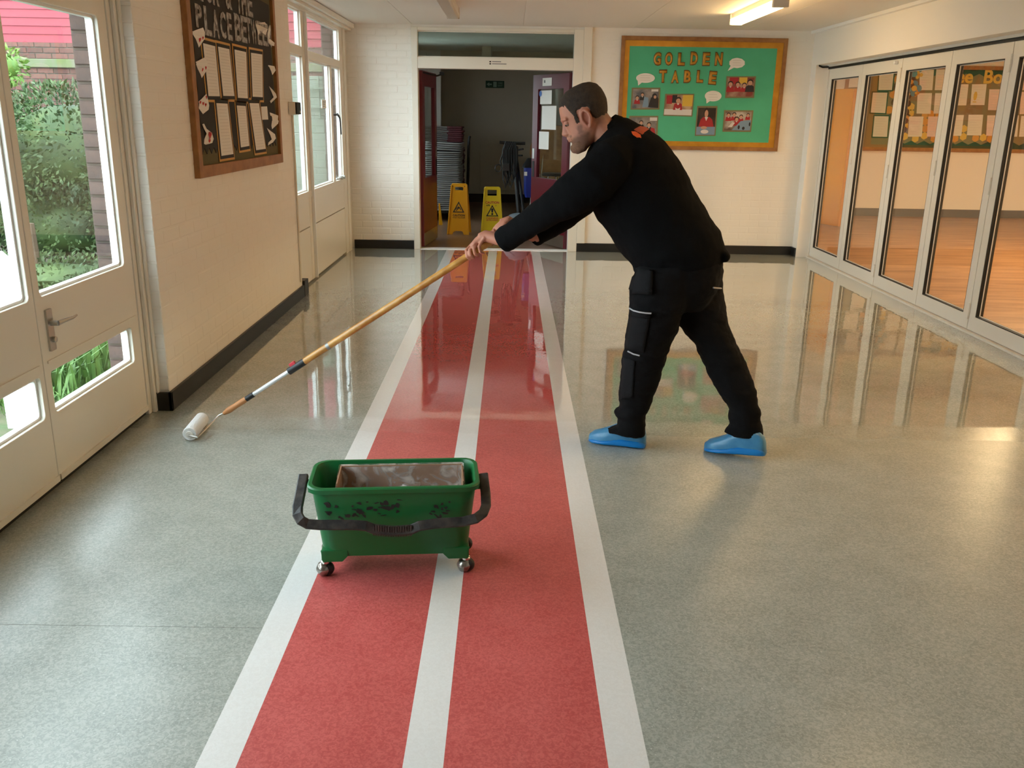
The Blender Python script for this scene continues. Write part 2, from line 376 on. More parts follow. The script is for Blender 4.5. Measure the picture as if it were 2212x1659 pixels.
# ---- tall window by the end wall
WX, WD = -1.83, 0.055
w1 = empty('window_1', (WX, 9.0, 0)); struct(w1, 'tall cream timber window with top lights beside the end wall', 'window')
def bar(name, y0, y1, z0, z1, x0=WX - WD, x1=WX, mat='frame', par=w1, bev=0.003): return box(name, mat, (x0, y0, z0, x1, y1, z1), par, bev)
bar('jamb', 7.50, 7.62, 0, 2.40); bar('jamb', 9.99, 10.17, 0, 2.40); bar('jamb_moulding', 10.17, 10.30, 0, 2.40, WX - WD, WX + 0.01); bar('jamb_moulding', 10.30, YB - 0.001, 0, 2.40, WX - WD, WX - 0.02)
bar('head', 7.62, 9.99, 2.355, 2.40); bar('transom', 7.62, 8.22, 1.985, 2.06); bar('transom', 8.34, 9.99, 1.975, 2.045)
bar('mullion', 8.22, 8.34, 0.02, 2.355); bar('mullion_bead', 8.318, 8.34, 0.02, 2.355, WX, WX + 0.028, 'white')
bar('mullion', 9.43, 9.52, 0.83, 1.975); bar('sill', 7.62, 9.99, 0.775, 0.83, WX - WD, WX + 0.004)
bar('lower_panel', 7.62, 8.22, 0.02, 0.505, WX - 0.04, WX - 0.004); bar('lower_panel', 8.34, 9.99, 0.02, 0.505, WX - 0.04, WX - 0.004)
bar('upper_panel', 7.62, 8.22, 0.515, 0.775, WX - 0.04, WX - 0.002); bar('upper_panel', 8.34, 9.99, 0.515, 0.775, WX - 0.04, WX - 0.002)
bar('panel_backing', 7.62, 9.99, 0.0, 0.78, WX - 0.07, WX - 0.042)
for (a, b, c, d) in ((7.62, 0.83, 8.22, 1.985), (7.62, 2.06, 8.22, 2.355), (8.34, 0.83, 9.43, 1.975), (8.34, 2.045, 9.99, 2.355), (9.52, 0.83, 9.99, 1.975)):
    MB().prism([rrect(a, b, c, d), rrect(a + 0.012, b + 0.012, c - 0.012, d - 0.012)], WX - WD, WX - 0.022, mpX).build('glazing_bead', 'white', w1)
    box('pane', 'glass', (WX - 0.03, a + 0.002, b + 0.002, WX - 0.026, c - 0.002, d - 0.002), w1)
hd = MB().tube([(WX - 0.01, 9.60, 1.50), (WX + 0.03, 9.60, 1.50)], 0.011, 8).tube([(WX + 0.03, 9.59, 1.505), (WX + 0.04, 9.66, 1.47), (WX + 0.03, 9.74, 1.42), (WX + 0.03, 9.76, 1.30)], [0.012, 0.009, 0.008, 0.007], 8).build('catch_handle', pm('dark_bronze', S(58, 52, 48), 0.4, 0.8), w1, True)
MB().box(WX, 9.56, 0.842, WX + 0.03, 9.95, 0.856).box(WX, 9.70, 0.835, WX + 0.04, 9.73, 0.872).box(WX, 9.84, 0.835, WX + 0.04, 9.87, 0.872).build('stay_bar', 'steel', w1, False, 0.002)
p_ = onX(700, 226, WX - 0.024)
nt = MB().prism([rrect(p_.y - 0.10, p_.z - 0.035, p_.y + 0.10, p_.z + 0.045)], WX - 0.0255, WX - 0.0235, mpX).build('window_notice', 'paper', w1)
for k in range(3): box('print_line', 'grey_ink', (WX - 0.0235, p_.y - 0.06, p_.z + 0.022 - k * 0.02, WX - 0.0231, p_.y + 0.07 - 0.02 * k, p_.z + 0.028 - k * 0.02), nt)
# ---- alarm / sensor box on the wall edge with its conduit
sb = empty('sensor_box', (XL, 7.42, 1.49)); tag(sb, 'small cream and black sensor box mounted on the wall by the tall window', 'sensor')
box('housing', 'frame', (XL + 0.004, 7.33, 1.495, -1.708, 7.48, 1.592), sb, 0.003); box('sensor_face', 'rubber', (-1.708, 7.335, 1.498, -1.695, 7.475, 1.589), sb, 0.002)
MB().prism([[(7.435, 1.508), (7.455, 1.508), (7.455, 1.522), (7.445, 1.530), (7.435, 1.522)]], -1.695, -1.6943, mpX).build('logo_mark', 'paper', sb)
MB().tube([(XL + 0.012, 7.42, 0.14), (XL + 0.012, 7.42, 1.49)], 0.008, 8).build('conduit', 'frame', sb, True)

# ------------------------------------------------------------------ far doorway
df = MB().box(-1.115, YB - 0.025, 0, -1.045, YB + 0.12, 2.44).box(0.685, YB - 0.025, 0, 0.79, YB + 0.12, 2.44).box(-1.045, YB - 0.02, 2.01, 0.685, YB + 0.12, 2.13).box(-1.045, YB - 0.02, 2.405, 0.685, YB + 0.12, 2.44).build('trim_8', 'frame', None, False, 0.004)
struct(df, 'cream timber frame of the far double doorway', 'door frame')
tp = empty('window_3', (-0.18, YB + 0.05, 2.13)); struct(tp, 'wide glass fanlight over the far doorway', 'window')
box('pane', glassmat('fanlight_glass', (0.74, 0.80, 0.74, 1)), (-1.045, YB + 0.045, 2.13, 0.685, YB + 0.05, 2.405), tp)
MB().box(-1.045, YB + 0.03, 2.13, 0.685, YB + 0.044, 2.142).box(-1.045, YB + 0.03, 2.393, 0.685, YB + 0.044, 2.405).build('glazing_bead', 'frame', tp)
pl = empty('lintel_label', (-0.22, YB - 0.02, 2.075)); tag(pl, 'tiny printed sticker on the lintel over the far doorway', 'sticker')
box('sticker_base', 'frame', (-0.29, YB - 0.0225, 2.05, -0.02, YB - 0.02, 2.10), pl)
for k, (a, b) in enumerate(((-0.22, -0.12), (-0.22, -0.06))):
    box('print_mark', 'ink', (-0.25, YB - 0.0235, 2.083 - k * 0.022, -0.23, YB - 0.0225, 2.096 - k * 0.022), pl); box('print_line', 'grey_ink', (a, YB - 0.0235, 2.086 - k * 0.022, b, YB - 0.0225, 2.094 - k * 0.022), pl)

def maroon_door(name, hinge, ang, label, sgn, papers=False):
    """door leaf, local x from hinge; opened into the store room"""
    mtx = Matrix.Translation(hinge) @ Matrix.Rotation(ang, 4, 'Z')
    r = empty(name, mtx=mtx); struct(r, label, 'door')
    wv = 0.86
    mpd = lambda u, v, w: (u * sgn, w, v)
    MB().prism([rrect(0, 0.012, wv, 1.995), rrect(0.125, 0.80, wv - 0.13, 1.83)], -0.022, 0.022, mpd).build('leaf_frame', 'maroon', r, False, 0.002, True)
    MB().prism([rrect(0.125, 0.80, wv - 0.13, 1.83)], -0.003, 0.003, mpd).build('pane', 'glass', r, False, 0, True)
    MB().prism([rrect(0.02, 0.015, wv - 0.02, 0.165)], -0.0245, -0.022, mpd).build('kick_plate', 'steel', r, False, 0, True)
    MB().prism([rrect(wv - 0.07, 1.02, wv - 0.02, 1.14)], -0.0245, -0.022, mpd).build('lock_plate', 'steel', r, False, 0, True)
    MB().prism([rrect(wv - 0.075, 0.80, wv - 0.02, 0.99)], -0.0245, -0.022, mpd).build('push_plate', 'rubber', r, False, 0, True)
    if papers:
        def card(nm, u0, v0, u1, v1, mat, w=-0.0255, par=r): return MB().prism([rrect(u0, v0, u1, v1)], w, w + 0.003, mpd).build(nm, mat, par, False, 0, True)
        a = card('pinned_note', 0.40, 1.865, 0.62, 1.955, 'paper'); card('print_line', 0.55, 1.90, 0.585, 1.93, 'grey_ink', -0.0262)
        card('notice', 0.46, 1.14, 0.70, 1.345, 'paper', -0.012); card('notice', 0.30, 1.37, 0.65, 1.64, 'paper', -0.0095)
        card('notice', 0.42, 1.66, 0.70, 1.815, 'paper', -0.009)
        pts = [(0.685 + 0.03 * math.cos(t * PI / 8), 1.78 + 0.034 * math.sin(t * PI / 8)) for t in range(16)]
        MB().prism([pts], -0.015, -0.013, mpd).build('fire_door_sticker', pm('blue_print', S(30, 90, 170), 0.5), r, False, 0, True)
    return r
maroon_door('door_3', (0.672, YB + 0.12, 0), math.radians(-63), 'maroon half glazed door with pinned notices, swung open into the store room', -1, True)
maroon_door('door_4', (-1.032, YB + 0.12, 0), math.radians(84), 'maroon half glazed door folded back beside the stacked chairs', 1)

# ------------------------------------------------------------------ white folding doors
def fold_panel(k, y1, y0, label):
    r = empty('door_%d' % (5 + k), (3.50, (y0 + y1) / 2, 0.02)); struct(r, label, 'folding door')
    a, b = y0 + 0.003, y1 - 0.003
    mb = MB().prism([rrect(a, 0.02, b, 2.062), rrect(a + 0.088, 0.13, b - 0.088, 1.955)], 3.48, 3.54, mpX)
    mb.build('panel_frame', 'alu', r, False, 0.002)
    MB().prism([rrect(a + 0.088, 0.13, b - 0.088, 1.955), rrect(a + 0.095, 0.137, b - 0.095, 1.948)], 3.482, 3.535, mpX).build('gasket', 'rubber', r)
    box('pane', 'glass_fold', (3.512, a + 0.09, 0.132, 3.518, b - 0.09, 1.953), r)
    MB().prism([rrect(a + 0.095, 0.137, b - 0.095, 1.948), rrect(a + 0.101, 0.143, b - 0.101, 1.942)], 3.505, 3.511, mpX).build('spacer_bar', 'alu', r)
    for z in ((0.10, 1.02, 1.86) if k % 2 else (1.1,)):
        MB().box(3.466, a - 0.012, z, 3.48, a + 0.016, z + 0.12).build('hinge', 'alu', r, False, 0.003)
    box('edge_gasket', 'rubber', (3.484, y0 - 0.003, 0.03, 3.53, y0 + 0.003, 2.06), r)
    return r
FY = [10.262, 9.295, 8.368, 7.440, 6.548, 5.630, 4.70, 3.78]
nm = ['beside the end wall, in front of the yellow door leaf', 'with a round catch near its top, second from the end wall', 'third from the end wall, by the paper flowers',
      'fourth from the end wall, by the yellow Bee heading', 'fifth from the end wall', 'sixth from the end wall', 'seventh from the end wall']
for k in range(7):
    fp = fold_panel(k, FY[k], FY[k + 1], 'white framed glass folding door panel ' + nm[k])
    if k == 1: MB().lathe([(0.012, 0), (0.016, 0.012), (0.014, 0.035), (0.006, 0.04)], 14, (3.48, 8.47, 2.03), (-1, 0, 0)).build('catch', 'white', fp, True)
tr = MB().box(3.47, 3.76, 2.062, 3.56, 10.285, 2.085).build('trim_9', 'rubber'); struct(tr, 'black track slot above the folding doors', 'track')
tr = MB().box(3.46, 3.76, 2.085, 3.60, 10.285, 2.105).box(3.475, 10.262, 0.0, 3.55, 10.285, 2.062).build('trim_10', 'alu'); struct(tr, 'white head and side frame of the folding doors', 'door frame')
tr = MB().box(3.45, 3.76, 0.0, 3.57, 10.285, 0.016).build('trim_11', 'alu'); struct(tr, 'pale floor track under the folding doors', 'track')
cb = MB().tube([(3.478, 10.22, 2.088), (3.46, 10.26, 2.085), (3.40, 10.275, 2.083), (3.36, 10.275, 2.10)], 0.009, 8).build('loose_cable', 'rubber', None, True); tag(cb, 'short black cable end sticking out of the folding door track', 'cable')

# ------------------------------------------------------------------ ceiling lamps
def tube_light(name, x, y0, y1, lit, label, group=None):
    r = empty(name, (x, (y0 + y1) / 2, CZ)); tag(r, label, 'light', group)
    box('body', 'diffuser', (x - 0.05, y0, CZ - 0.055, x + 0.05, y1, CZ - 0.006), r, 0.003)
    prof = [(-0.055, 0), (-0.058, -0.03), (-0.045, -0.048), (0.045, -0.048), (0.058, -0.03), (0.055, 0)]
    MB().prism([prof], y0 + 0.03, y1 - 0.02, lambda u, v, w: (x + u, w, CZ - 0.055 + v)).build('diffuser', 'lamp' if lit else 'diffuser', r)
    MB().box(x - 0.062, y0 - 0.02, CZ - 0.108, x + 0.062, y0 + 0.03, CZ - 0.006).build('end_cap', 'diffuser', r, False, 0.004)
    MB().box(x - 0.06, y1 - 0.02, CZ - 0.105, x + 0.06, y1, CZ - 0.006).build('end_cap', 'diffuser', r, False, 0.004)
tube_light('fluorescent_light', 2.10, 7.50, 8.95, True, 'lit fluorescent batten on the ceiling by the green board')
# the warm light on the near floor and the garden doors shows that the row goes on over the camera's end
tube_light('fluorescent_light_offscreen', 2.10, 3.10, 4.55, True, 'lit fluorescent batten on the ceiling above the working man')
tube_light('fluorescent_light', -0.55, 7.30, 8.83, False, 'unlit grey fluorescent batten on the ceiling in front of the doorway')

# ------------------------------------------------------------------ store room behind the doorway
M['store_wall'] = pm('store_wall_paint', S(206, 194, 174), 0.6, bump=(30, 0.05))
M['store_floor'] = pm('brown_store_floor', S(120, 92, 70), 0.3, var=(5, S(104, 78, 60), 0.2))
sx0, sx1, sy1 = -1.93, 1.9, 16.6
o = box('floor_store', 'store_floor', (sx0, YB + 0.14, -0.12, sx1, sy1, 0.0)); struct(o, 'brown polished store room floor', 'floor')
o = box('wall_store_back', 'store_wall', (sx0, sy1, 0, sx1, sy1 + 0.1, 2.6)); struct(o, 'dim beige far wall of the store room', 'wall')
box('panel', 'store_wall', (-0.55, sy1 - 0.02, 0.22, 0.45, sy1, 1.05), o, 0.004)
o = box('baseboard_store', 'black', (sx0, sy1 - 0.02, 0, sx1, sy1, 0.15)); struct(o, 'black skirting on the far store room wall', 'baseboard')
o = box('wall_store_right', 'store_wall', (sx1, YB + 0.12, 0, sx1 + 0.1, sy1, 2.6)); struct(o, 'beige store room side wall behind the open maroon door', 'wall')
o = MB().box(sx0 - 0.1, 13.9, 0, sx0, sy1, 2.6).box(sx0 - 0.1, YB + 0.12, 0, sx0, 11.2, 2.6).box(sx0 - 0.1, 11.2, 0, sx0, 13.9, 0.9).box(sx0 - 0.1, 11.2, 2.1, sx0, 13.9, 2.6).build('wall_store_left', 'store_wall'); struct(o, 'store room side wall with a window out of sight', 'wall')
o = empty('window_store_offscreen', (sx0 - 0.05, 12.5, 0.9)); struct(o, 'store room side window lighting the white nib', 'window')
box('pane', 'glass', (sx0 - 0.06, 11.2, 0.9, sx0 - 0.055, 13.9, 2.1), o); box('mullion', 'frame', (sx0 - 0.09, 12.5, 0.9, sx0 - 0.02, 12.58, 2.1), o)
o = box('wall_store_nib', 'white', (-1.93, 15.2, 0, -1.155, 15.32, 2.52)); struct(o, 'white painted wall nib behind the stacked chairs', 'wall')
o = box('ceiling_store', 'ceil', (sx0 - 0.1, YB + 0.12, 2.52, sx1 + 0.1, sy1 + 0.1, 2.75)); struct(o, 'store room ceiling seen through the fanlight', 'ceiling')
o = MB().box(-1.155, 15.22, 2.40, 1.9, 15.42, 2.52).box(-0.45, 14.2, 2.36, -0.32, 15.22, 2.52).build('trim_12', 'store_wall'); struct(o, 'boxed ceiling beam in the store room', 'beam')
sk = empty('socket_outlet', (-1.36, 15.2, 1.5)); tag(sk, 'white socket with conduit on the white nib above the stacked chairs', 'socket')
MB().lathe([(0.055, 0), (0.055, 0.035), (0.02, 0.05)], 18, (-1.355, 15.2, 1.55), (0, -1, 0)).build('round_socket', 'white', sk, True)
MB().tube([(-1.37, 15.185, 1.6), (-1.37, 15.185, 2.5)], 0.012, 8).build('conduit', 'white', sk, True)
dc = MB().tube([(-1.02, YB + 0.15, 1.975), (-0.86, YB + 0.30, 1.945), (-0.80, YB + 0.34, 1.965)], 0.009, 8).box(-0.83, YB + 0.32, 1.955, -0.78, YB + 0.36, 1.99).build('door_closer', 'rubber', None, True); tag(dc, 'black door closer arm under the lintel of the far doorway', 'door closer')
# exit sign
es = empty('exit_sign', mtx=Matrix.Translation((-0.295, sy1 - 0.001, 2.06)) @ Matrix.Rotation(PI / 2, 4, 'X')); tag(es, 'green exit sign with white arrow on the dim far wall', 'sign')
M['exit_green'] = pm('exit_green', S(22, 74, 48), 0.5); M['exit_pale'] = pm('exit_pale', S(150, 178, 160), 0.6)
MB().box(-0.165, -0.06, 0, 0.165, 0.06, 0.012).build('sign_plate', 'exit_green', es, False, 0, True)
MB().prism([[(-0.15, 0), (-0.10, 0.035), (-0.10, 0.012), (-0.055, 0.012), (-0.055, -0.012), (-0.10, -0.012), (-0.10, -0.035)]], 0.012, 0.0135).build('arrow', 'exit_pale', es, False, 0, True)
MB().prism([rrect(-0.03, -0.045, 0.03, 0.045)], 0.012, 0.0132).prism([[(-0.02, -0.035), (0.0, -0.005), (0.02, -0.035), (0.012, 0.01), (0.02, 0.025), (0, 0.038), (-0.015, 0.02)]], 0.0132, 0.014).build('running_figure', 'exit_pale', es, False, 0, True)
text('lettering', 'FIRE', 'exit_pale', es, 0.095, 0.02, 0.0125, 0.042, 0.0006); text('lettering', 'EXIT', 'exit_pale', es, 0.095, -0.022, 0.0125, 0.042, 0.0006)

# ---- stacked folding chairs on a trolley
M['tube'] = pm('grey_painted_tube', S(150, 150, 148), 0.4, 0.3); M['seat_maroon'] = pm('maroon_seat', S(92, 18, 34), 0.5); M['seat_black'] = pm('black_seat', S(30, 28, 28), 0.5)
def folding_chair(seat, width=0.52):
    r = empty('folding_chair')
    z = 0.012
    MB().tube([(0, 0.80, z), (0, 0.05, z), (0.012, 0.018, z), (0.045, 0, z), (width - 0.045, 0, z), (width - 0.012, 0.018, z), (width, 0.05, z), (width, 0.80, z)], 0.0115, 8).build('tube_frame', 'tube', r, True, 0, True)
    MB().prism([rrect(0.03, 0.06, width - 0.03, 0.42, 0.03)], 0.004, 0.018).build('seat', seat, r, False, 0, True)
    MB().prism([rrect(0.02, 0.50, width - 0.02, 0.74, 0.03)], 0.004, 0.016).build('backrest', seat, r, False, 0, True)
    return r
proto = folding_chair('seat_black')
tag(proto, 'grey tubed folding chair lying flat in the stack behind the caution sign', 'chair', 'grey folding chairs stacked on the trolley')
for i in range(32):
    c = proto if i == 0 else copy_tree(proto)
    c.location = (-1.265 + random.uniform(-0.008, 0.008), 13.45 + random.uniform(-0.012, 0.012), 0.185 + i * 0.0295)
    c.rotation_euler = (0, 0, random.uniform(-0.012, 0.012))
    if i > 27:
        c.rotation_euler = (0, 0.035, 0); c.location = (-1.25, 13.45, 0.185 + i * 0.0295 + 0.022); c['label'] = 'tilted grey tubed folding chair in the top of the stack behind the caution sign'
    if i == 31: c['label'] = 'topmost grey tubed folding chair, tilted on top of the stack behind the caution sign'
    if i == 0: low = c
low['label'] = 'lowest grey tubed folding chair resting on the black trolley'
def maroon_chair():
    r = empty('padded_folding_chair')
    MB().tube([(0, 0.72, 0.012), (0, 0.05, 0.012), (0.03, 0.012, 0.012), (0.36, 0.012, 0.012)], 0.0105, 8).build('tube_frame', 'tube', r, True, 0, True)
    MB().prism([rrect(0.355, -0.005, 0.60, 0.36, 0.03)], 0.002, 0.026).build('seat', 'seat_maroon', r, False, 0.004, True)
    MB().prism([rrect(0.03, 0.40, 0.58, 0.70, 0.03)], 0.004, 0.022).build('backrest', 'seat_maroon', r, False, 0, True)
    return r
p2 = maroon_chair()
tag(p2, 'folding chair with padded maroon seat in the taller stack behind the grey chairs', 'chair', 'maroon folding chairs in the rear stack')
for i in range(46):
    c = p2 if i == 0 else copy_tree(p2)
    c.location = (-1.345 + random.uniform(-0.015, 0.015), 14.36, i * 0.0295)
    if i == 45: c['label'] = 'topmost folding chair with padded maroon seat, on the taller rear stack'
    if i == 0: low2 = c
    if i == 45: low2['label'] = 'lowest folding chair with maroon seat, on the floor under the rear stack'
    c.rotation_euler = (0, 0, random.uniform(-0.02, 0.02))
ct_ = empty('chair_trolley', (-1.0, 13.8, 0)); tag(ct_, 'black wheeled trolley with grey rail under the stacked grey chairs', 'trolley')
box('deck', 'rubber', (-1.27, 13.47, 0.115, -0.74, 14.24, 0.15), ct_); box('rail', 'tube', (-1.28, 13.44, 0.15, -0.73, 13.47, 0.178), ct_, 0.004); box('rail', 'tube', (-1.28, 14.24, 0.15, -0.73, 14.27, 0.178), ct_, 0.004)
box('deck_board', 'seat_black', (-1.26, 13.475, 0.15, -0.75, 14.235, 0.184), ct_)
for x in (-1.2, -0.81):
    for y in (13.54, 14.17): MB().lathe([(0.055, -0.015), (0.055, 0.015)], 16, (x, y, 0.056), (1, 0, 0)).build('wheel', 'rubber', ct_, True)
bk_ = MB().tube([(-0.68, 14.1, 0.0), (-0.66, 14.1, 0.6), (-0.645, 14.1, 1.16), (-0.63, 14.1, 1.22)], 0.02, 8).tube([(-0.68, 14.22, 0.0), (-0.66, 14.22, 0.6), (-0.65, 14.22, 1.12)], 0.02, 8).box(-0.69, 14.08, 0.3, -0.645, 14.24, 0.33).box(-0.67, 14.08, 0.9, -0.635, 14.24, 0.93).build('standing_frame', 'seat_black', None, True); tag(bk_, 'dark metal frame leaning upright beside the stacked chairs', 'frame')

# ------------------------------------------------------------------ A-frame caution signs
M['sign_amber'] = pm('amber_plastic', S(214, 150, 14), 0.35); M['sign_yellow'] = pm('yellow_plastic', S(226, 196, 18), 0.35)
def caution_sign(loc, rz, mat, kind, label, H=0.655):
    r = empty('caution_sign', loc, rz); tag(r, label, 'sign')
    wt, wb_ = 0.105, 0.148                                     # half widths at top and foot
    arch = [(-0.075, 0), (-0.062, 0.035), (-0.045, 0.045), (0.045, 0.045), (0.062, 0.035), (0.075, 0)]
    out = [(-wb_, 0)] + arch + [(wb_, 0), (wt + 0.003, H - 0.02), (wt - 0.015, H), (-wt + 0.015, H), (-wt - 0.003, H - 0.02)]
    hole = rrect(-0.055, H - 0.09, 0.055, H - 0.045, 0.012) if kind == 0 else rrect(-0.063, H - 0.12, 0.060, H - 0.042, 0.006)
    t = math.radians(11)
    for s in (-1, 1):                                          # front (towards -y) and back leaf, leaning together at the top
        f = MB().prism([out, hole], -0.008, 0.008, lambda u, v, w: (u, s * ((H - v) * math.tan(t) + 0.012) + w, v))
        lf = f.build('panel', mat, r, False, 0.003, True)
        ed = MB().prism([[(-wb_, 0), (-wb_ + 0.014, 0), (-wt + 0.011, H - 0.02), (-wt - 0.003, H - 0.02)]], 0, 0.02, lambda u, v, w: (u, s * ((H - v) * math.tan(t) + 0.012) + s * w, v))
        ed.prism([[(wb_ - 0.014, 0), (wb_, 0), (wt + 0.003, H - 0.02), (wt - 0.011, H - 0.02)]], 0, 0.02, lambda u, v, w: (u, s * ((H - v) * math.tan(t) + 0.012) + s * w, v))
        ed.build('edge_rib', mat, lf, False, 0.002, True)
    MB().tube([(-wt + 0.01, 0, H - 0.015), (wt - 0.01, 0, H - 0.015)], 0.010, 8).build('hinge_pin', mat, r, True, 0, True)
    # graphics lie on the front panel: a frame tilted with it
    g = empty('printed_face', mtx=Matrix.Translation((0, -(H * math.tan(t) + 0.012) - 0.0085, 0)) @ Matrix.Rotation(PI / 2 - t, 4, 'X'))
    g.parent = r
    tri = lambda cx, cy, w_, h_: [(cx - w_ / 2, cy), (cx + w_ / 2, cy), (cx, cy + h_)]
    cy = 0.29 if kind == 0 else 0.245
    w_, h_ = (0.155, 0.145) if kind == 0 else (0.165, 0.15)
    MB().prism([tri(0, cy, w_, h_), tri(0, cy + 0.012, w_ - 0.044, h_ - 0.038)], 0, 0.0012).build('warning_triangle', 'ink', g, False, 0, True)
    if kind == 0:
        MB().prism([[(-0.012, cy + 0.085), (0.022, cy + 0.062), (0.036, cy + 0.03), (0.028, cy + 0.03), (0.012, cy + 0.055), (-0.005, cy + 0.045), (-0.03, cy + 0.018), (-0.036, cy + 0.024), (-0.012, cy + 0.055), (-0.028, cy + 0.05), (-0.044, cy + 0.03), (-0.048, cy + 0.036), (-0.030, cy + 0.06), (-0.008, cy + 0.068)]], 0, 0.0012).build('falling_figure', 'ink', g, False, 0, True)
        text('lettering', 'CAUTION', 'ink', g, 0.006, 0.252, 0.0006, 0.036, 0.0006, 0.001); text('lettering', 'WET FLOOR', 'ink', g, 0.006, 0.222, 0.0006, 0.030, 0.0006)
        MB().ball((-0.085, H - 0.022, 0), 0.006, 6).ball((0.075, H - 0.022, 0), 0.006, 6).build('rivet', 'ink', g, True, 0, True)
    else:
        MB().prism([[(-0.009, cy + 0.05), (0.009, cy + 0.05), (0.015, cy + 0.09), (0.010, cy + 0.104), (-0.010, cy + 0.104), (-0.015, cy + 0.09)]], 0, 0.0012).prism([[(0.014 * math.cos(k * PI / 6), cy + 0.031 + 0.014 * math.sin(k * PI / 6)) for k in range(12)]], 0, 0.0012).build('exclamation_mark', 'ink', g, False, 0, True)
        text('lettering', 'CAUTION', 'redink', g, 0, 0.425, 0.0006, 0.041, 0.0006, 0.0012)
        text('handwriting', 'APR', 'ink', g, -0.055, 0.388, 0.0006, 0.028, 0.0006, 0.001); text('handwriting', 'LI.', 'ink', g, 0.05, 0.388, 0.0006, 0.024, 0.0006)
        text('lettering', 'CLEANING', 'redink', g, 0, 0.220, 0.0006, 0.033, 0.0006, 0.0006); text('lettering', 'IN PROGRESS', 'redink', g, 0, 0.194, 0.0006, 0.0255, 0.0006, 0.0006)
        MB().prism([rrect(-0.105, 0.178, 0.105, 0.181)], 0, 0.001).prism([rrect(-0.10, 0.455, 0.10, 0.458)], 0, 0.001).build('moulded_line', mat, g, False, 0, True)
    return r
caution_sign((-0.672, 11.98, 0), -0.06, 'sign_amber', 0, 'amber caution wet floor stand with a slipping figure, beside the stacked chairs')
caution_sign((-0.235, 11.98, 0), 0.05, 'sign_yellow', 1, 'yellow caution cleaning in progress stand with an exclamation triangle', 0.62)
am = MB().prism([[(0, 0), (0.05, 0), (0.012, 0.30), (0.0, 0.30)]], -0.01, 0.01, lambda u, v, w: (-1.02 + u, 12.9 + w, v)).prism([[(0, 0), (0.05, 0), (0.012, 0.30), (0, 0.30)]], -0.01, 0.01, lambda u, v, w: (-1.02 + u, 12.98 + w, v)).build('folded_stand', 'sign_amber'); tag(am, 'folded amber stand standing at the foot of the stacked chairs', 'sign')

# ------------------------------------------------------------------ floor polisher
M['mach_grey'] = pm('grey_machine_plastic', S(122, 132, 140), 0.45); M['mach_black'] = pm('black_machine', S(26, 26, 28), 0.45, bump=(40, 0.2)); M['tank_blue'] = pm('blue_tank', S(28, 48, 132), 0.35)
PXc, PYc = 0.10, 11.75
fp = empty('floor_polisher', (PXc, PYc, 0)); tag(fp, 'floor polishing machine with grey round head, black upright and blue tank', 'machine')
MB().lathe([(0.17, 0.0), (0.19, 0.02), (0.19, 0.035)], 28, (PXc, PYc - 0.05, 0.0)).build('brush', 'mach_black', fp, True)
MB().lathe([(0.205, 0.03), (0.215, 0.05), (0.21, 0.10), (0.19, 0.16), (0.15, 0.235), (0.10, 0.285), (0.03, 0.31)], 32, (PXc, PYc - 0.05, 0)).build('motor_cover', 'mach_grey', fp, True)
MB().lathe([(0.2155, 0.055), (0.222, 0.06), (0.222, 0.09), (0.214, 0.095)], 32, (PXc, PYc - 0.05, 0)).build('bumper_ring', 'mach_black', fp, True)
MB().tube([(PXc + 0.015 + 0.213 * math.cos(a) * f, PYc - 0.05 + 0.213 * math.sin(a) * f, z) for a, f, z in ((-2.4, .96, .11), (-2.2, .9, .17), (-1.9, .75, .22), (-1.6, .6, .25))], 0.006, 6).build('cover_seam', 'mach_black', fp, True)
MB().tube([(PXc + 0.03, PYc + 0.05, 0.18), (PXc - 0.01, PYc + 0.12, 0.6), (PXc - 0.06, PYc + 0.2, 1.17)], [0.032, 0.026, 0.026], 10).tube([(PXc + 0.10, PYc + 0.05, 0.18), (PXc + 0.04, PYc + 0.14, 0.6), (PXc - 0.02, PYc + 0.2, 1.0)], [0.022, 0.018, 0.018], 8).build('upright', 'mach_black', fp, True)
MB().tube([(PXc - 0.245, PYc + 0.19, 1.19), (PXc - 0.06, PYc + 0.2, 1.18), (PXc + 0.09, PYc + 0.19, 1.18)], 0.02, 10).build('handlebar', 'mach_black', fp, True)
MB().tube([(PXc - 0.0, PYc + 0.12, 1.10), (PXc + 0.06, PYc + 0.02, 1.115)], 0.012, 8).tube([(PXc - 0.0, PYc + 0.12, 1.03), (PXc + 0.05, PYc + 0.02, 1.035)], 0.011, 8).build('switch_lever', 'mach_black', fp, True)
MB().box(PXc - 0.14, PYc + 0.10, 0.93, PXc + 0.0, PYc + 0.22, 1.15).build('switch_box', 'mach_black', fp, False, 0.02)
lp = MB()
for k in range(6):
    x = PXc - 0.16 + 0.022 * k; w_ = 0.05 - 0.004 * abs(k - 3); zb = 0.62 + 0.05 * (k % 3)
    lp.tube([(x, PYc + 0.07, 1.20), (x - w_, PYc + 0.05, 1.1), (x - w_ * 0.8, PYc + 0.04, zb + 0.12), (x, PYc + 0.04, zb), (x + w_ * 0.8, PYc + 0.05, zb + 0.12), (x + w_ * 0.7, PYc + 0.06, 1.1), (x, PYc + 0.07, 1.205)], 0.010, 6)
lp.tube([(PXc - 0.17, PYc + 0.05, 1.15), (PXc - 0.23, PYc + 0.05, 0.96), (PXc - 0.22, PYc + 0.05, 0.90)], 0.009, 6)
lp.build('power_cable', 'rubber', fp, True)
MB().tube([(PXc - 0.255 + 0.042 * math.cos(a * PI / 6), PYc + 0.04, 0.87 + 0.045 * math.sin(a * PI / 6)) for a in range(13)], 0.007, 6).box(PXc - 0.20, PYc + 0.0, 0.84, PXc - 0.11, PYc + 0.07, 0.93).build('plug', 'mach_black', fp, False)
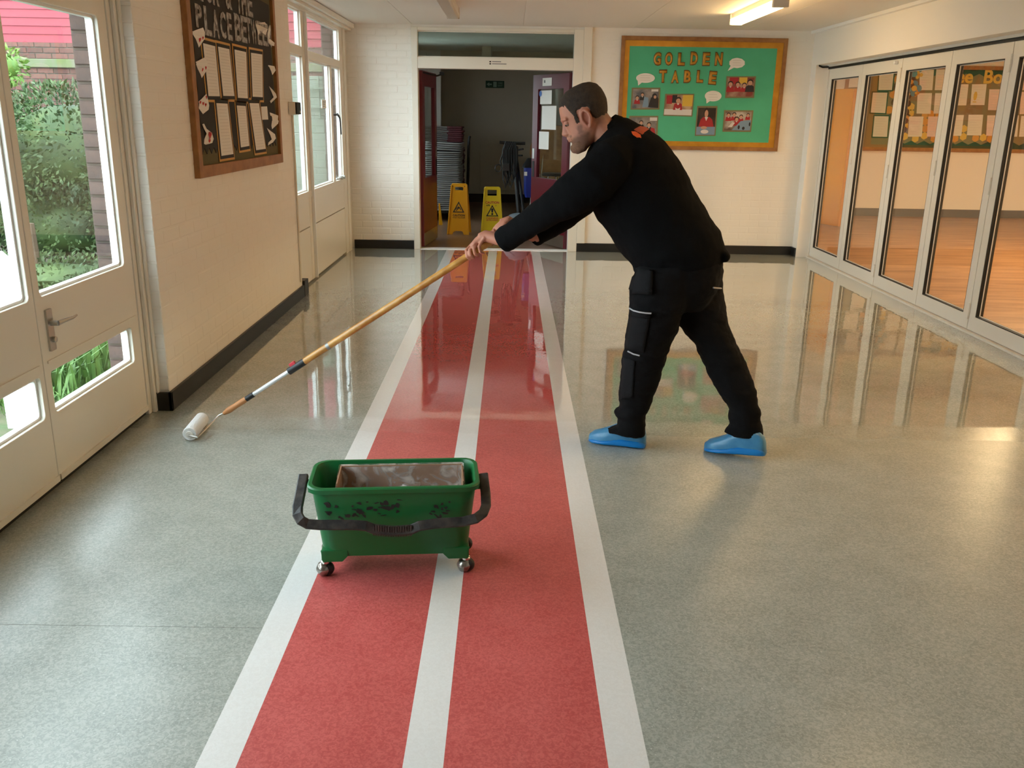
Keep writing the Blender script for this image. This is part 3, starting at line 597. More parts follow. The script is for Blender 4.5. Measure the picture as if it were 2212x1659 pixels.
MB().loft([[(PXc + 0.175 + sx * a, PYc + 0.14 + sy * b, z) for sx, sy in ((-1, -.7), (-.7, -1), (.7, -1), (1, -.7), (1, .7), (.7, 1), (-.7, 1), (-1, .7))] for z, a, b in ((0.50, 0.075, 0.08), (0.56, 0.09, 0.09), (0.86, 0.10, 0.10), (0.88, 0.095, 0.095))]).build('water_tank', 'tank_blue', fp, True)
MB().loft([[(PXc + 0.155 + sx * a, PYc + 0.14 + sy * a, z) for sx, sy in ((-1, -.7), (-.7, -1), (.7, -1), (1, -.7), (1, .7), (.7, 1), (-.7, 1), (-1, .7))] for z, a in ((0.88, 0.10), (0.92, 0.085), (0.97, 0.05), (1.0, 0.03))]).build('tank_cap', 'mach_black', fp, True)
box('label', 'paper', (PXc + 0.08, PYc + 0.036, 0.78, PXc + 0.12, PYc + 0.046, 0.83), fp)
box('label', 'paper', (PXc - 0.075, PYc + 0.085, 0.86, PXc - 0.04, PYc + 0.105, 0.92), fp)
MB().tube([(PXc + 0.18, PYc + 0.14, 0.5), (PXc + 0.18, PYc + 0.14, 0.44), (PXc + 0.14, PYc + 0.1, 0.25)], 0.012, 8).build('drain_hose', 'tube', fp, True)
# school chairs/table seen behind the maroon door
st = empty('metal_stool', (0.62, 13.2, 0)); tag(st, 'chrome legged stool seen through the glass of the open maroon door', 'stool')
MB().lathe([(0.16, 0.70), (0.165, 0.72), (0.15, 0.74)], 20, (0.62, 13.2, 0)).build('seat', 'mach_black', st, True)
for a in range(4):
    c, s_ = math.cos(a * PI / 2 + 0.5), math.sin(a * PI / 2 + 0.5)
    MB().tube([(0.62 + 0.08 * c, 13.2 + 0.08 * s_, 0.70), (0.62 + 0.19 * c, 13.2 + 0.19 * s_, 0.0)], 0.012, 8).build('leg', 'chrome', st, True)
tb = empty('round_table', (0.75, 14.4, 0)); tag(tb, 'tipped up dark round table top behind the maroon door', 'table')
MB().lathe([(0.42, -0.015), (0.42, 0.015)], 32, (0.72, 14.4, 0.98), (0.1, 1, 0.1)).build('table_top', 'oak', tb, True)
for dx in (-0.2, 0.2): MB().tube([(0.72 + dx, 14.42, 1.0), (0.72 + dx * 1.4, 14.5, 0.0)], 0.016, 8).build('leg', 'chrome', tb, True)

# ------------------------------------------------------------------ dark notice board on the left wall
def frame_mtx(u, v, o):
    u, v = Vector(u), Vector(v); n = u.cross(v)
    return Matrix(((u.x, v.x, n.x, o[0]), (u.y, v.y, n.y, o[1]), (u.z, v.z, n.z, o[2]), (0, 0, 0, 1)))
NX = XL + 0.028
nb = empty('notice_board', mtx=frame_mtx((0, 1, 0), (0, 0, 1), (XL, 5.075, 1.145)))
tag(nb, 'black notice board with white lettering, paper strips and playing cards on the left wall', 'notice board')
def N1(px, py):
    p = onX(px, py, NX); return (p.y - 5.075, p.z - 1.145)
NW, NH = 1.88, 1.22
M['board_black'] = pm('black_backing_paper', S(34, 31, 30), 0.75); M['board_olive'] = pm('olive_backing', S(92, 84, 52), 0.8); M['gold_card'] = pm('gold_card', S(206, 152, 60), 0.45)
MB().prism([rrect(0, 0, NW, NH), rrect(0.065, 0.065, NW - 0.055, NH - 0.06)], 0, 0.034).build('frame', 'oak', nb, False, 0.003, True)
MB().box(0.06, 0.06, 0.0, NW - 0.05, NH - 0.055, 0.012).build('backing', 'board_olive', nb, False, 0, True)
zz = [(0.115, NH - 0.075)]                                        # scalloped left, zig-zag bottom, wavy right edge
for k in range(24): zz.append((0.115 + 0.012 * math.sin(k * 1.3), NH - 0.09 - k * (NH - 0.24) / 24))
n_ = 40
for k in range(n_ + 1): zz.append((0.12 + k * (NW - 0.235) / n_, 0.125 + (0.035 if k % 2 else 0.0)))
for k in range(24): zz.append((NW - 0.10 + 0.010 * math.sin(k * 1.5), 0.17 + k * (NH - 0.25) / 24))
MB().prism([zz], 0.012, 0.016).build('black_sheet', 'board_black', nb, False, 0, True)
z3 = lambda x, y: (370 + x * 0.25309, y * 0.25316)                # pixel of the enlarged crop
def quad3(pts): return [N1(*z3(*p)) for p in pts]
def grow(q, d):
    cx = sum(p[0] for p in q) / 4; cy = sum(p[1] for p in q) / 4
    return [(p[0] + math.copysign(d, p[0] - cx), p[1] + math.copysign(d, p[1] - cy)) for p in q]
strips = [[(283, 368), (385, 395), (425, 822), (330, 820)], [(410, 398), (505, 420), (548, 820), (455, 818)], [(550, 422), (648, 445), (663, 840), (580, 835)], [(690, 450), (785, 465), (790, 830), (705, 825)],
          [(397, 880), (490, 885), (540, 1315), (440, 1330)], [(570, 900), (645, 905), (675, 1245), (605, 1258)], [(678, 880), (757, 882), (815, 1270), (735, 1282)]]
for q in strips:
    p = quad3(q)
    MB().prism([grow(p, 0.034)], 0.0162, 0.0176).build('gold_mount', 'gold_card', nb, False, 0, True)
    MB().prism([grow(p, 0.020)], 0.0177, 0.0188).build('black_mount', 'board_black', nb, False, 0, True)
    s_ = MB().prism([p], 0.0195, 0.0208).build('paper_strip', 'paper', nb, False, 0, True)
    ln = MB(); n_ = 16                                             # rows of print
    for k in range(1, n_):
        t = k / n_; L0 = [p[0][i] * (1 - t) + p[3][i] * t for i in (0, 1)]; R0 = [p[1][i] * (1 - t) + p[2][i] * t for i in (0, 1)]
        a = [L0[i] * 0.88 + R0[i] * 0.12 for i in (0, 1)]; b = [L0[i] * 0.14 + R0[i] * 0.86 for i in (0, 1)]
        ln.prism([[(a[0], a[1]), (b[0], b[1]), (b[0], b[1] + 0.003), (a[0], a[1] + 0.003)]], 0.0208, 0.0211)
    ln.build('print_lines', pm('faint_print', S(212, 207, 199), 0.7) if 'fp' not in M else M['fp'], s_, False, 0, True)
    M['fp'] = bpy.data.materials['faint_print']
MB().prism([quad3([(780, 910), (830, 908), (840, 1020), (788, 1022)])], 0.0165, 0.018).build('small_note', 'paper', nb, False, 0, True)
def bent_card(pts, tips, name='playing_card', amp=0.012):
    q = quad3(pts); cx = sum(p[0] for p in q) / len(q); cy = sum(p[1] for p in q) / len(q)
    mb = MB(); mb.prism([q], 0.0, 0.001, lambda u, v, w: (u, v, 0.022 + amp * math.sin((v - cy) * 16 + (u - cx) * 20) + w))
    c = mb.build(name, 'paper', nb, False, 0, True)
    for (x, y, r) in tips:
        u, v = N1(*z3(x, y)); h = [(u + r * sx, v + r * sy) for sx, sy in ((0, -1.1), (0.9, 0.15), (0.75, 0.85), (0.3, 0.9), (0, 0.45), (-0.3, 0.9), (-0.75, 0.85), (-0.9, 0.15))]
        MB().prism([h], 0, 0.0008, lambda u, v, w: (u, v, 0.0232 + amp * math.sin((v - cy) * 16 + (u - cx) * 20) + w)).build('heart_pip', 'redink', c, False, 0, True)
    return c
bent_card([(183, 280), (222, 255), (262, 235), (280, 275), (276, 330), (250, 420), (240, 385), (215, 335)], [(205, 298, .02), (250, 340, .013), (264, 325, .009)])
bent_card([(212, 540), (245, 515), (278, 488), (302, 535), (300, 590), (276, 675), (262, 640), (230, 590)], [(233, 550, .018), (258, 605, .012), (272, 595, .010), (288, 580, .010)])
bent_card([(290, 800), (303, 850), (314, 900), (313, 935), (285, 980), (262, 960), (240, 925), (245, 880), (265, 845)], [(272, 945, .016), (262, 875, .010), (278, 885, .010), (292, 895, .010), (290, 830, .010)])
bent_card([(272, 1060), (280, 1055), (300, 1100), (335, 1130), (352, 1185), (345, 1220), (305, 1240), (290, 1258), (283, 1230), (300, 1190), (305, 1140), (285, 1095)], [(325, 1155, .022), (328, 1205, .012)])
bent_card([(822, 535), (840, 555), (872, 565), (884, 600), (870, 640), (862, 610), (850, 575)], [], 'paper_curl')
bent_card([(843, 735), (862, 765), (885, 800), (894, 830), (875, 865), (855, 895), (850, 875), (875, 830), (862, 790)], [], 'paper_curl')
bent_card([(828, 1092), (850, 1120), (878, 1145), (886, 1180), (870, 1215), (840, 1242), (836, 1228), (862, 1190), (850, 1150)], [], 'paper_curl')
c = bent_card([(848, 955), (880, 975), (910, 985), (922, 1020), (905, 1055), (870, 1110), (862, 1075), (872, 1030), (855, 990)], [], 'paper_curl')
bent_card([(735, 200), (790, 188), (830, 215), (838, 250), (815, 250), (805, 300), (780, 270), (745, 300), (728, 250)], [], 'cut_out_cloud')
bent_card([(835, 215), (845, 260), (850, 330), (880, 370), (885, 395), (855, 385), (830, 350)], [], 'cut_out_cloud')
M['letter_grey'] = pm('printed_letter_card', S(176, 174, 170), 0.6, var=(26, S(96, 84, 76), 0.10))
def letter(ch, px, py0, py1, wpx, nm='letter'):
    """capital cut from printed card; px = centre, py0..py1 = top and foot in the photograph"""
    (u, v1), (_, v0) = N1(px, py0), N1(px + 2, py1); (ua, _), (ub, _) = N1(px - wpx / 2, py0), N1(px + wpx / 2, py0)
    me = text_mesh(ch, 1.0, 0.003, 0.035); xs = [w.co.x for w in me.vertices]; ys = [w.co.y for w in me.vertices]
    kx = (ub - ua) / (max(xs) - min(xs)); ky = (v1 - v0) / (max(ys) - min(ys)); mx_, my_ = (max(xs) + min(xs)) / 2, (max(ys) + min(ys)) / 2
    for w in me.vertices: w.co = Vector(((w.co.x - mx_) * kx, (w.co.y - my_) * ky, w.co.z * 0.3))
    o = bpy.data.objects.new(nm, me); COL.objects.link(o); o.location = (u, (v0 + v1) / 2, 0.0185); fin(o, 'letter_grey', nb, local=True)
for ch, px, a, b, w_ in (('P', 431, 9, 60, 14), ('L', 450, 14, 77, 15), ('A', 467, 21, 82, 14), ('C', 483, 25, 83, 12), ('E', 497, 28, 87, 10), ('B', 515, 30, 89, 14), ('E', 528, 35, 92, 12), ('T', 538, 38, 93, 9), ('W', 550, 43, 95, 12), ('E', 562, 46, 97, 10), ('E', 573, 49, 99, 10), ('N', 583, 53, 101, 9),
                          ('F', 440, -54, 3.5, 14), ('O', 452, -48, 6, 14), ('R', 467, -42, 12, 14), ('&', 495, -34, 20, 13), ('T', 517, -27, 29, 10), ('H', 528, -24, 33, 11), ('E', 541, -20, 36, 11)):
    letter(ch, px, a, b, w_)

# ------------------------------------------------------------------ green "Golden Table" board on the end wall
gb = empty('display_board', mtx=frame_mtx((1, 0, 0), (0, 0, 1), (1.205, YB - 0.003, 1.178))); tag(gb, 'green display board headed Golden Table with photographs and speech bubbles', 'notice board')
GW, GH = 1.835, 1.205
def G1(px, py):
    p = onY(px, py, YB - 0.03); return (p.x - 1.205, p.z - 1.178)
z6 = lambda x, y: (1320 + x * 0.18083, 60 + y * 0.18088)
GQ = lambda x, y: G1(*z6(x, y))
M['gold_paper'] = pm('gold_paper_border', S(206, 152, 50), 0.35, 0.35, var=(9, S(184, 128, 36), 0.2)); M['green_paper'] = pm('green_backing_paper', S(80, 184, 142), 0.7, var=(6, S(74, 174, 132), 0.3))
M['gold_letter'] = pm('gold_foil_letter', S(196, 146, 56), 0.3, 0.4); M['brown_line'] = pm('brown_outline', S(112, 76, 34), 0.6); M['photo_edge'] = pm('photo_mount', S(124, 116, 82), 0.6)
MB().prism([rrect(0, 0, GW, GH), rrect(0.042, 0.042, GW - 0.042, GH - 0.045)], 0, 0.03).build('frame', 'oak', gb, False, 0.003, True)
MB().box(0.04, 0.04, 0.004, GW - 0.04, GH - 0.04, 0.012).build('green_sheet', 'green_paper', gb, False, 0, True)
MB().prism([rrect(0.042, 0.042, GW - 0.042, GH - 0.045), rrect(0.095, 0.095, GW - 0.108, GH - 0.105)], 0.012, 0.015).build('gold_border', 'gold_paper', gb, False, 0, True)
for ch, x, y, w_, h_, rt in (('G', 555, 370, 105, 165, 0), ('O', 692, 370, 105, 165, 0), ('L', 843, 375, 100, 160, 0), ('D', 995, 365, 105, 165, 0), ('E', 1140, 372, 105, 165, 0), ('N', 1290, 372, 110, 165, 0),
                             ('T', 622, 578, 105, 160, .03), ('A', 767, 585, 105, 155, 0), ('B', 915, 582, 100, 155, 0), ('L', 1065, 582, 95, 155, 0), ('E', 1217, 598, 110, 165, -.06)):
    for off, mt, w0, nm2 in ((0.075, 'brown_line', 0.0155, 'letter_outline'), (0.035, 'gold_letter', 0.0185, 'letter')):
        me = text_mesh(ch, 1.0, 0.0, off); xs = [q.co.x for q in me.vertices]; ys = [q.co.y for q in me.vertices]
        (ua, va), (ub, vb) = GQ(x - w_ / 2, y + h_ / 2), GQ(x + w_ / 2, y - h_ / 2)
        k_ = 1.0 if mt == 'brown_line' else 0.87
        kx, ky = (ub - ua) / (max(xs) - min(xs)) * k_, (vb - va) / (max(ys) - min(ys)) * k_; mx_, my_ = (max(xs) + min(xs)) / 2, (max(ys) + min(ys)) / 2
        for q in me.vertices: q.co = Vector(((q.co.x - mx_) * kx, (q.co.y - my_) * ky, 0))
        o = bpy.data.objects.new(nm2, me); COL.objects.link(o); o.location = ((ua + ub) / 2, (va + vb) / 2, w0); o.rotation_euler = (0, 0, rt); fin(o, mt, gb, local=True)
        so = o.modifiers.new('thick', 'SOLIDIFY'); so.thickness = 0.0025; so.offset = 1
def bubble(cx, cy, rx, ry, tail, cloud=False, lines=3):
    pts = []; n_ = 32
    for k in range(n_):
        a = 2 * PI * k / n_; f = 1 + (0.07 * abs(math.sin(a * 5)) if cloud else 0)
        pts.append((cx + rx * f * math.cos(a), cy - ry * f * math.sin(a)))
    kk = 20                                                        # tail leaves lower left
    pts = pts[:kk] + [tail] + pts[kk + 2:]
    q = [GQ(*p) for p in pts]; b = MB().prism([q], 0.0155, 0.017).build('speech_bubble', 'paper', gb, False, 0, True)
    for k in range(lines):
        y = cy + (k - (lines - 1) / 2) * ry * 0.5; (a, v), (c_, _) = GQ(cx - rx * 0.55, y), GQ(cx + rx * (0.55 - 0.08 * (k % 2)), y)
        MB().box(a, v, 0.017, c_, v + 0.006, 0.0174).build('print_line', M['fp'], b, False, 0, True)
bubble(413, 600, 112, 58, (325, 690)); bubble(1508, 420, 90, 58, (1395, 515), True); bubble(1222, 815, 100, 64, (1142, 905), lines=4)
M['skin_print'] = pm('printed_skin', S(196, 150, 124), 0.6); M['hair_print'] = pm('printed_hair', S(44, 32, 30), 0.6); M['red_print'] = pm('printed_red', S(164, 34, 44), 0.6); M['dark_print'] = pm('printed_dark', S(36, 34, 40), 0.6); M['white_print'] = pm('printed_white', S(214, 208, 204), 0.6); M['yellow_print'] = pm('printed_yellow', S(214, 176, 66), 0.6); M['blue_print2'] = pm('printed_blue', S(120, 146, 170), 0.6)
def ell(cx, cy, rx, ry, n=14): return [(cx + rx * math.cos(2 * PI * k / n), cy + ry * math.sin(2 * PI * k / n)) for k in range(n)]
def photo(pts, bgc, bg2, scale, shapes):
    q = [GQ(*p) for p in pts]; MB().prism([grow(q, 0.006)], 0.0152, 0.0165).build('photo_mount', 'photo_edge', gb, False, 0, True)
    mt = pm('photo_background', bgc, 0.35, var=(scale, bg2, 0.12)); ph = MB().prism([[(p[0] * 0.93 + sum(r[0] for r in q) / 4 * 0.07, p[1] * 0.91 + sum(r[1] for r in q) / 4 * 0.09) for p in q]], 0.0166, 0.0175).build('photograph', mt, gb, False, 0, True)
    for k, (mat, poly) in enumerate(shapes):                       # poly in 0..1 photo coordinates
        def mp2(u, v, w):
            t = [q[3][i] * (1 - u) * (1 - v) + q[2][i] * u * (1 - v) + q[1][i] * u * v + q[0][i] * (1 - u) * v for i in (0, 1)]
            return (t[0], t[1], 0.0176 + 0.0003 * k + w)
        MB().prism([poly], 0, 0.0003, mp2).build('printed_shape', mat, ph, False, 0, True)
def child(cx, cy, s, top='red_print', extra=True):
    l = [(top, [(cx - s * 1.1, cy - s * 3.0), (cx + s * 1.1, cy - s * 3.0), (cx + s * 0.9, cy - s * 1.2), (cx + s * 0.4, cy - s * 0.85), (cx - s * 0.4, cy - s * 0.85), (cx - s * 0.9, cy - s * 1.2)]), ('hair_print', ell(cx, cy + s * 0.15, s * 0.72, s * 0.95)), ('skin_print', ell(cx, cy - s * 0.15, s * 0.55, s * 0.75))]
    if extra: l.append(('white_print', [(cx - s * 0.35, cy - s * 0.95), (cx + s * 0.35, cy - s * 0.95), (cx, cy - s * 1.5)]))
    return l
photo([(255, 722), (583, 722), (574, 970), (240, 972)], S(150, 140, 134), S(84, 88, 96), 9, child(.2, .55, .1) + child(.38, .7, .09, 'dark_print') + [('blue_print2', [(.4, .1), (.62, .1), (.6, .55), (.45, .6)]), ('dark_print', [(.6, .1), (.97, .05), (.97, .5), (.85, .7), (.7, .55)]), ('dark_print', ell(.82, .62, .09, .14)), ('skin_print', ell(.84, .58, .05, .08)), ('white_print', rrect(.7, .84, .95, .95))])
photo([(655, 795), (990, 795), (966, 1055), (632, 1045)], S(190, 160, 130), S(120, 60, 60), 7, [('yellow_print', rrect(.62, .45, .98, .97)), ('red_print', rrect(.05, .55, .25, .95)), ('dark_print', rrect(.25, .6, .42, .97)), ('white_print', rrect(.0, .03, .98, .3))] + child(.47, .72, .15) + [('white_print', [(.38, .38), (.47, .32), (.56, .38), (.52, .12), (.42, .12)])])
photo([(1038, 940), (1268, 942), (1243, 1285), (1008, 1285)], S(60, 50, 46), S(30, 26, 26), 8, child(.48, .78, .17) + [('red_print', [(.12, .3), (.9, .3), (.8, .55), (.65, .64), (.33, .64), (.2, .55)]), ('white_print', [(.4, .64), (.58, .64), (.49, .5)]), ('blue_print2', rrect(.03, .02, .97, .3)), ('skin_print', ell(.4, .27, .16, .05)), ('white_print', ell(.45, .13, .2, .07))])
photo([(1388, 585), (1728, 585), (1705, 832), (1372, 832)], S(170, 140, 120), S(130, 60, 56), 8, [('yellow_print', rrect(.44, .68, .72, .97)), ('red_print', rrect(.1, .65, .4, .97))] + child(.14, .66, .13) + child(.4, .64, .12) + child(.63, .6, .11) + child(.83, .72, .15, 'dark_print', False))
photo([(1360, 990), (1698, 992), (1668, 1238), (1340, 1235)], S(190, 182, 170), S(96, 76, 66), 7, child(.15, .8, .1) + child(.35, .82, .1) + child(.6, .72, .09) + child(.84, .8, .08) + child(.45, .6, .11) + [('blue_print2', [(.3, .05), (.97, .05), (.97, .55), (.6, .5)]), ('dark_print', ell(.55, .2, .04, .1)), ('dark_print', ell(.72, .15, .05, .08)), ('dark_print', ell(.93, .35, .03, .1)), ('white_print', [(.15, .2), (.3, .2), (.4, .42), (.3, .45)])])
photo([(225, 1058), (560, 1058), (548, 1320), (208, 1320)], S(150, 142, 134), S(86, 84, 88), 8, child(.42, .72, .1, 'dark_print') + child(.7, .62, .11, 'dark_print') + [('white_print', rrect(.72, .8, .98, .95)), ('blue_print2', [(.35, .2), (.6, .2), (.6, .55), (.4, .55)]), ('red_print', [(.7, .1), (.95, .1), (.9, .45), (.78, .5)])])

# ------------------------------------------------------------------ classroom behind the folding doors
M['class_wall'] = pm('classroom_wall_paint', S(238, 233, 223), 0.6); M['class_skirt'] = pm('grey_skirting', S(98, 92, 84), 0.5)
def plank_mat():
    m, nt_, b = newmat('wood_effect_floor'); N, L = nt_.nodes, nt_.links
    tc = N.new('ShaderNodeNewGeometry'); mp = N.new('ShaderNodeMapping'); mp.inputs['Scale'].default_value = (0.8, 7, 1); L.new(tc.outputs['Position'], mp.inputs[0])
    n = N.new('ShaderNodeTexNoise'); n.inputs['Scale'].default_value = 1.6; n.inputs['Detail'].default_value = 8; n.inputs['Distortion'].default_value = 0.6; L.new(mp.outputs[0], n.inputs[0])
    cr = N.new('ShaderNodeValToRGB'); cr.color_ramp.elements[0].position = 0.3; cr.color_ramp.elements[1].position = 0.72
    cr.color_ramp.elements[0].color = S(128, 88, 56); cr.color_ramp.elements[1].color = S(182, 140, 100); L.new(n.outputs[0], cr.inputs[0]); L.new(cr.outputs[0], b.inputs['Base Color']); b.inputs['Roughness'].default_value = 0.38
    return m
M['class_floor'] = plank_mat()
o = box('floor_classroom', 'class_floor', (3.62, 2.0, -0.12, 11.5, 15.3, 0.0)); struct(o, 'brown wood effect classroom floor behind the glass', 'floor')
CY = 15.2
o = box('wall_classroom_back', 'class_wall', (3.38, CY, 0, 11.5, CY + 0.1, 2.7)); struct(o, 'cream classroom wall with the bee display', 'wall')
o = box('baseboard_classroom', 'class_skirt', (3.48, CY - 0.02, 0, 11.5, CY, 0.13)); struct(o, 'grey skirting below the bee display', 'baseboard')
o = MB().box(11.4, 2.0, 0, 11.5, CY, 2.7).box(3.75, 1.9, 0, 11.5, 2.0, 2.7).box(3.38, YB + 0.12, 0, 3.48, CY, 2.7).build('wall_classroom_side', 'class_wall'); struct(o, 'plain classroom side walls', 'wall')
o = box('ceiling_classroom', 'ceil', (3.38, 1.9, 2.7, 11.5, CY + 0.1, 2.9)); struct(o, 'classroom ceiling', 'ceiling')
for x in (6.2, 9.2):
    for y in (4.0, 7.2, 10.2):
        r = empty('classroom_light_offscreen', (x, y, 2.7)); tag(r, 'square lit ceiling panel in the classroom', 'light', 'classroom ceiling lights')
        box('frame', 'white', (x - 0.32, y - 0.32, 2.67, x + 0.32, y + 0.32, 2.70), r); box('diffuser', 'lamp_class', (x - 0.29, y - 0.29, 2.66, x + 0.29, y + 0.29, 2.67), r)
# yellow door leaf standing open
M['honey_edge'] = pm('amber_edge_strip', S(190, 128, 40), 0.5); M['yellow_lam'] = pm('yellow_door_paint', S(232, 166, 40), 0.5)
yc = empty('door_12', (4.94, 13.44, 0), math.radians(112)); struct(yc, 'tall plain yellow door leaf standing open in the classroom', 'door')
MB().box(0, -0.05, 0.01, 1.0, 0, 1.98).build('leaf', 'yellow_lam', yc, False, 0.003, True); MB().box(0.02, 0.0, 0.03, 0.98, 0.004, 1.96).build('facing_panel', 'yellow_lam', yc, False, 0.002, True)
MB().box(-0.004, -0.05, 0.01, 0.0, 0.0, 1.98).build('edge_strip', 'honey_edge', yc, False, 0, True)
# bee display board
BX0, BX1, BZ0, BZ1 = 5.42, 9.6, 1.07, 2.42
bb = empty('bee_display_board', mtx=frame_mtx((1, 0, 0), (0, 0, 1), (0, CY, 0))); tag(bb, 'classroom display board with yellow Bee heading, white sheets and honeycomb', 'notice board')
def B1(px, py): p = onY(px, py, CY - 0.03); return (p.x, p.z)
z8 = lambda x, y: (1940 + x * 0.12657, 120 + y * 0.12658)
z7 = lambda x, y: (1700 + x * 0.27721, 60 + y * 0.27728)
M['olive_board'] = pm('olive_brown_backing', S(140, 124, 88), 0.8); M['scallop'] = pm('dark_green_border', S(38, 66, 48), 0.7); M['honey'] = pm('honey_card', S(226, 190, 84), 0.7); M['honey2'] = pm('amber_card', S(218, 156, 66), 0.7); M['petal'] = pm('blue_card', S(104, 156, 176), 0.7); M['brown_card'] = pm('brown_card', S(96, 58, 40), 0.7); M['pink_paper'] = pm('pinkish_paper', S(236, 214, 206), 0.7)
MB().prism([rrect(BX0, BZ0, BX1, BZ1), rrect(BX0 + 0.06, BZ0 + 0.06, BX1 - 0.06, BZ1 - 0.06)], 0, 0.03).build('frame', 'oak', bb, False, 0, True)
MB().box(BX0 + 0.05, BZ0 + 0.05, 0.002, BX1 - 0.05, BZ1 - 0.05, 0.012).build('backing', 'olive_board', bb, False, 0, True)
lw_ = B1(*z7(885, 600))[0]
for zc, sg in ((BZ1 - 0.06, -1), (BZ0 + 0.06, 1)):
    pts = [(lw_, zc)]; n_ = 60
    for k in range(n_ + 1): pts.append((lw_ + k * (BX1 - 0.06 - lw_) / n_, zc + sg * (0.085 + 0.025 * math.sin(k * PI / 1.6 * 0.8))))
    pts.append((BX1 - 0.06, zc)); MB().prism([pts], 0.012, 0.015).build('scalloped_border', 'scallop', bb, False, 0, True)
def sheet8(q, z=z8, mat='paper', w=0.0165):
    p = [B1(*z(*a)) for a in q]; s_ = MB().prism([p], w, w + 0.001).build('paper_sheet', mat, bb, False, 0, True); n_ = 8
    ln = MB()
    for k in range(1, n_):
        t = k / n_; a = [p[0][i] * (1 - t) + p[3][i] * t for i in (0, 1)]; b = [p[1][i] * (1 - t) + p[2][i] * t for i in (0, 1)]
        x0, x1 = a[0] + 0.12 * (b[0] - a[0]), a[0] + (0.6 + 0.3 * ((k * 7) % 3) / 2) * (b[0] - a[0]); ln.box(x0, a[1], w + 0.001, x1, a[1] + 0.004, w + 0.0013)
    ln.build('print_lines', M['fp'], s_, False, 0, True)
for i, q in enumerate(([(375, 245), (620, 240), (590, 590), (370, 590)], [(660, 235), (860, 235), (835, 590), (630, 590)], [(340, 640), (585, 640), (560, 995), (320, 990)], [(640, 640), (850, 640), (830, 990), (610, 990)],
          [(195, 1040), (440, 1040), (410, 1385), (170, 1385)], [(520, 1040), (760, 1040), (740, 1385), (495, 1385)], [(985, 490), (1210, 490), (1170, 850), (950, 850)], [(1270, 490), (1520, 485), (1480, 845), (1240, 845)], [(1565, 575), (1810, 575), (1780, 935), (1540, 930)],
          [(900, 1015), (1130, 1015), (1085, 1370), (880, 1370)], [(1210, 1010), (1460, 1010), (1425, 1365), (1180, 1360)], [(1530, 1020), (1770, 1020), (1740, 1370), (1510, 1370)], [(1840, 1020), (2070, 1020), (2040, 1385), (1810, 1385)], [(2110, 620), (2350, 620), (2330, 1000), (2080, 1000)], [(2110, 1030), (2340, 1030), (2310, 1385), (2070, 1385)], [(2130, 230), (2370, 230), (2350, 590), (2110, 590)])):
    sheet8(q, mat='pink_paper' if i in (5, 8, 11, 13, 15) else 'paper')
for q in ([(725, 325), (838, 322), (820, 485), (715, 485)], [(672, 505), (785, 505), (768, 665), (655, 660)], [(685, 688), (795, 690), (782, 850), (670, 848)]):
    p = [B1(*z7(*a)) for a in q]; MB().prism([grow(p, 0.02)], 0.0155, 0.0164).build('green_mount', 'scallop', bb, False, 0, True); sheet8(q, z7)
for q in ([(395, 380), (600, 350), (590, 460), (385, 470)],): sheet8(q, z7)
text('lettering', 'Bee  Box', 'honey', bb, *B1(*z8(1390, 370)), 0.0185, 0.29, 0.0012, 0.008)
def flower(x, y, r, n, mat, cmat, z=z8):
    cx, cy = B1(*z(x, y)); f = empty('paper_flower', (cx, cy, 0.017)); f.parent = bb
    for k in range(n):
        a = 2 * PI * k / n; MB().prism([[(r * 0.55 * math.cos(a) + r * 0.42 * math.cos(t * PI / 5), r * 0.55 * math.sin(a) + r * 0.42 * math.sin(t * PI / 5)) for t in range(10)]], 0, 0.002 + 0.0002 * k).build('petal', mat, f, False, 0, True)
    MB().prism([ell(0, 0, r * 0.35, r * 0.35)], 0.003, 0.0045).build('flower_centre', cmat, f, False, 0, True)
for a in ((290, 230, .13, 4, 'petal', 'brown_card'), (280, 560, .13, 4, 'petal', 'honey'), (360, 330, .07, 3, 'honey', 'honey2'), (230, 450, .10, 5, 'brown_card', 'honey2'), (180, 660, .08, 5, 'brown_card', 'honey'), (310, 640, .06, 4, 'honey2', 'honey')): flower(*a)
hexp = lambda cx, cy, r: [(cx + r * math.cos(PI / 3 * k + PI / 6), cy + r * math.sin(PI / 3 * k + PI / 6)) for k in range(6)]
for (x, y, m_) in ((230, 875, 'honey'), (220, 985, 'honey'), (160, 1050, 'honey2'), (120, 1200, 'honey'), (470, 1010, 'honey2'), (570, 1000, 'honey2'), (470, 1130, 'honey2'), (470, 1250, 'honey2'), (455, 1370, 'honey'), (300, 1420, 'honey'), (120, 1380, 'honey'), (620, 1420, 'honey2'), (1130, 1250, 'honey'), (1120, 1385, 'honey'), (980, 1420, 'honey2'), (1330, 1410, 'honey2'), (1460, 1400, 'honey'), (1580, 1420, 'honey2'), (700, 1010, 'honey2')):
    MB().prism([hexp(*B1(*z8(x, y)), 0.062)], 0.0125, 0.0155).build('honeycomb_cell', m_, bb, False, 0, True)
for (x, y) in ((150, 965), (130, 1115), (110, 1265), (180, 820)): MB().prism([ell(*B1(*z8(x, y)), 0.045, 0.05)], 0.0156, 0.018).build('bee_stripe', 'brown_card', bb, False, 0, True)
ox, oy = B1(*z7(840, 480)); 
for k in range(7): MB().prism([ell(ox + 0.05 * math.sin(k * 2.1), oy + 0.28 - k * 0.12, 0.07, 0.06)], 0.0128, 0.0142).build('paper_leaf', 'honey2' if k % 2 else 'brown_card', bb, False, 0, True)
p8, q8 = B1(*z8(1325, 690)); MB().prism([ell(p8, q8, 0.03, 0.07)], 0.0178, 0.019).box(p8 - 0.03, q8 - 0.1, 0.0178, p8 + 0.03, q8 - 0.085, 0.019).build('bee_drawing', 'honey', bb, False, 0, True)

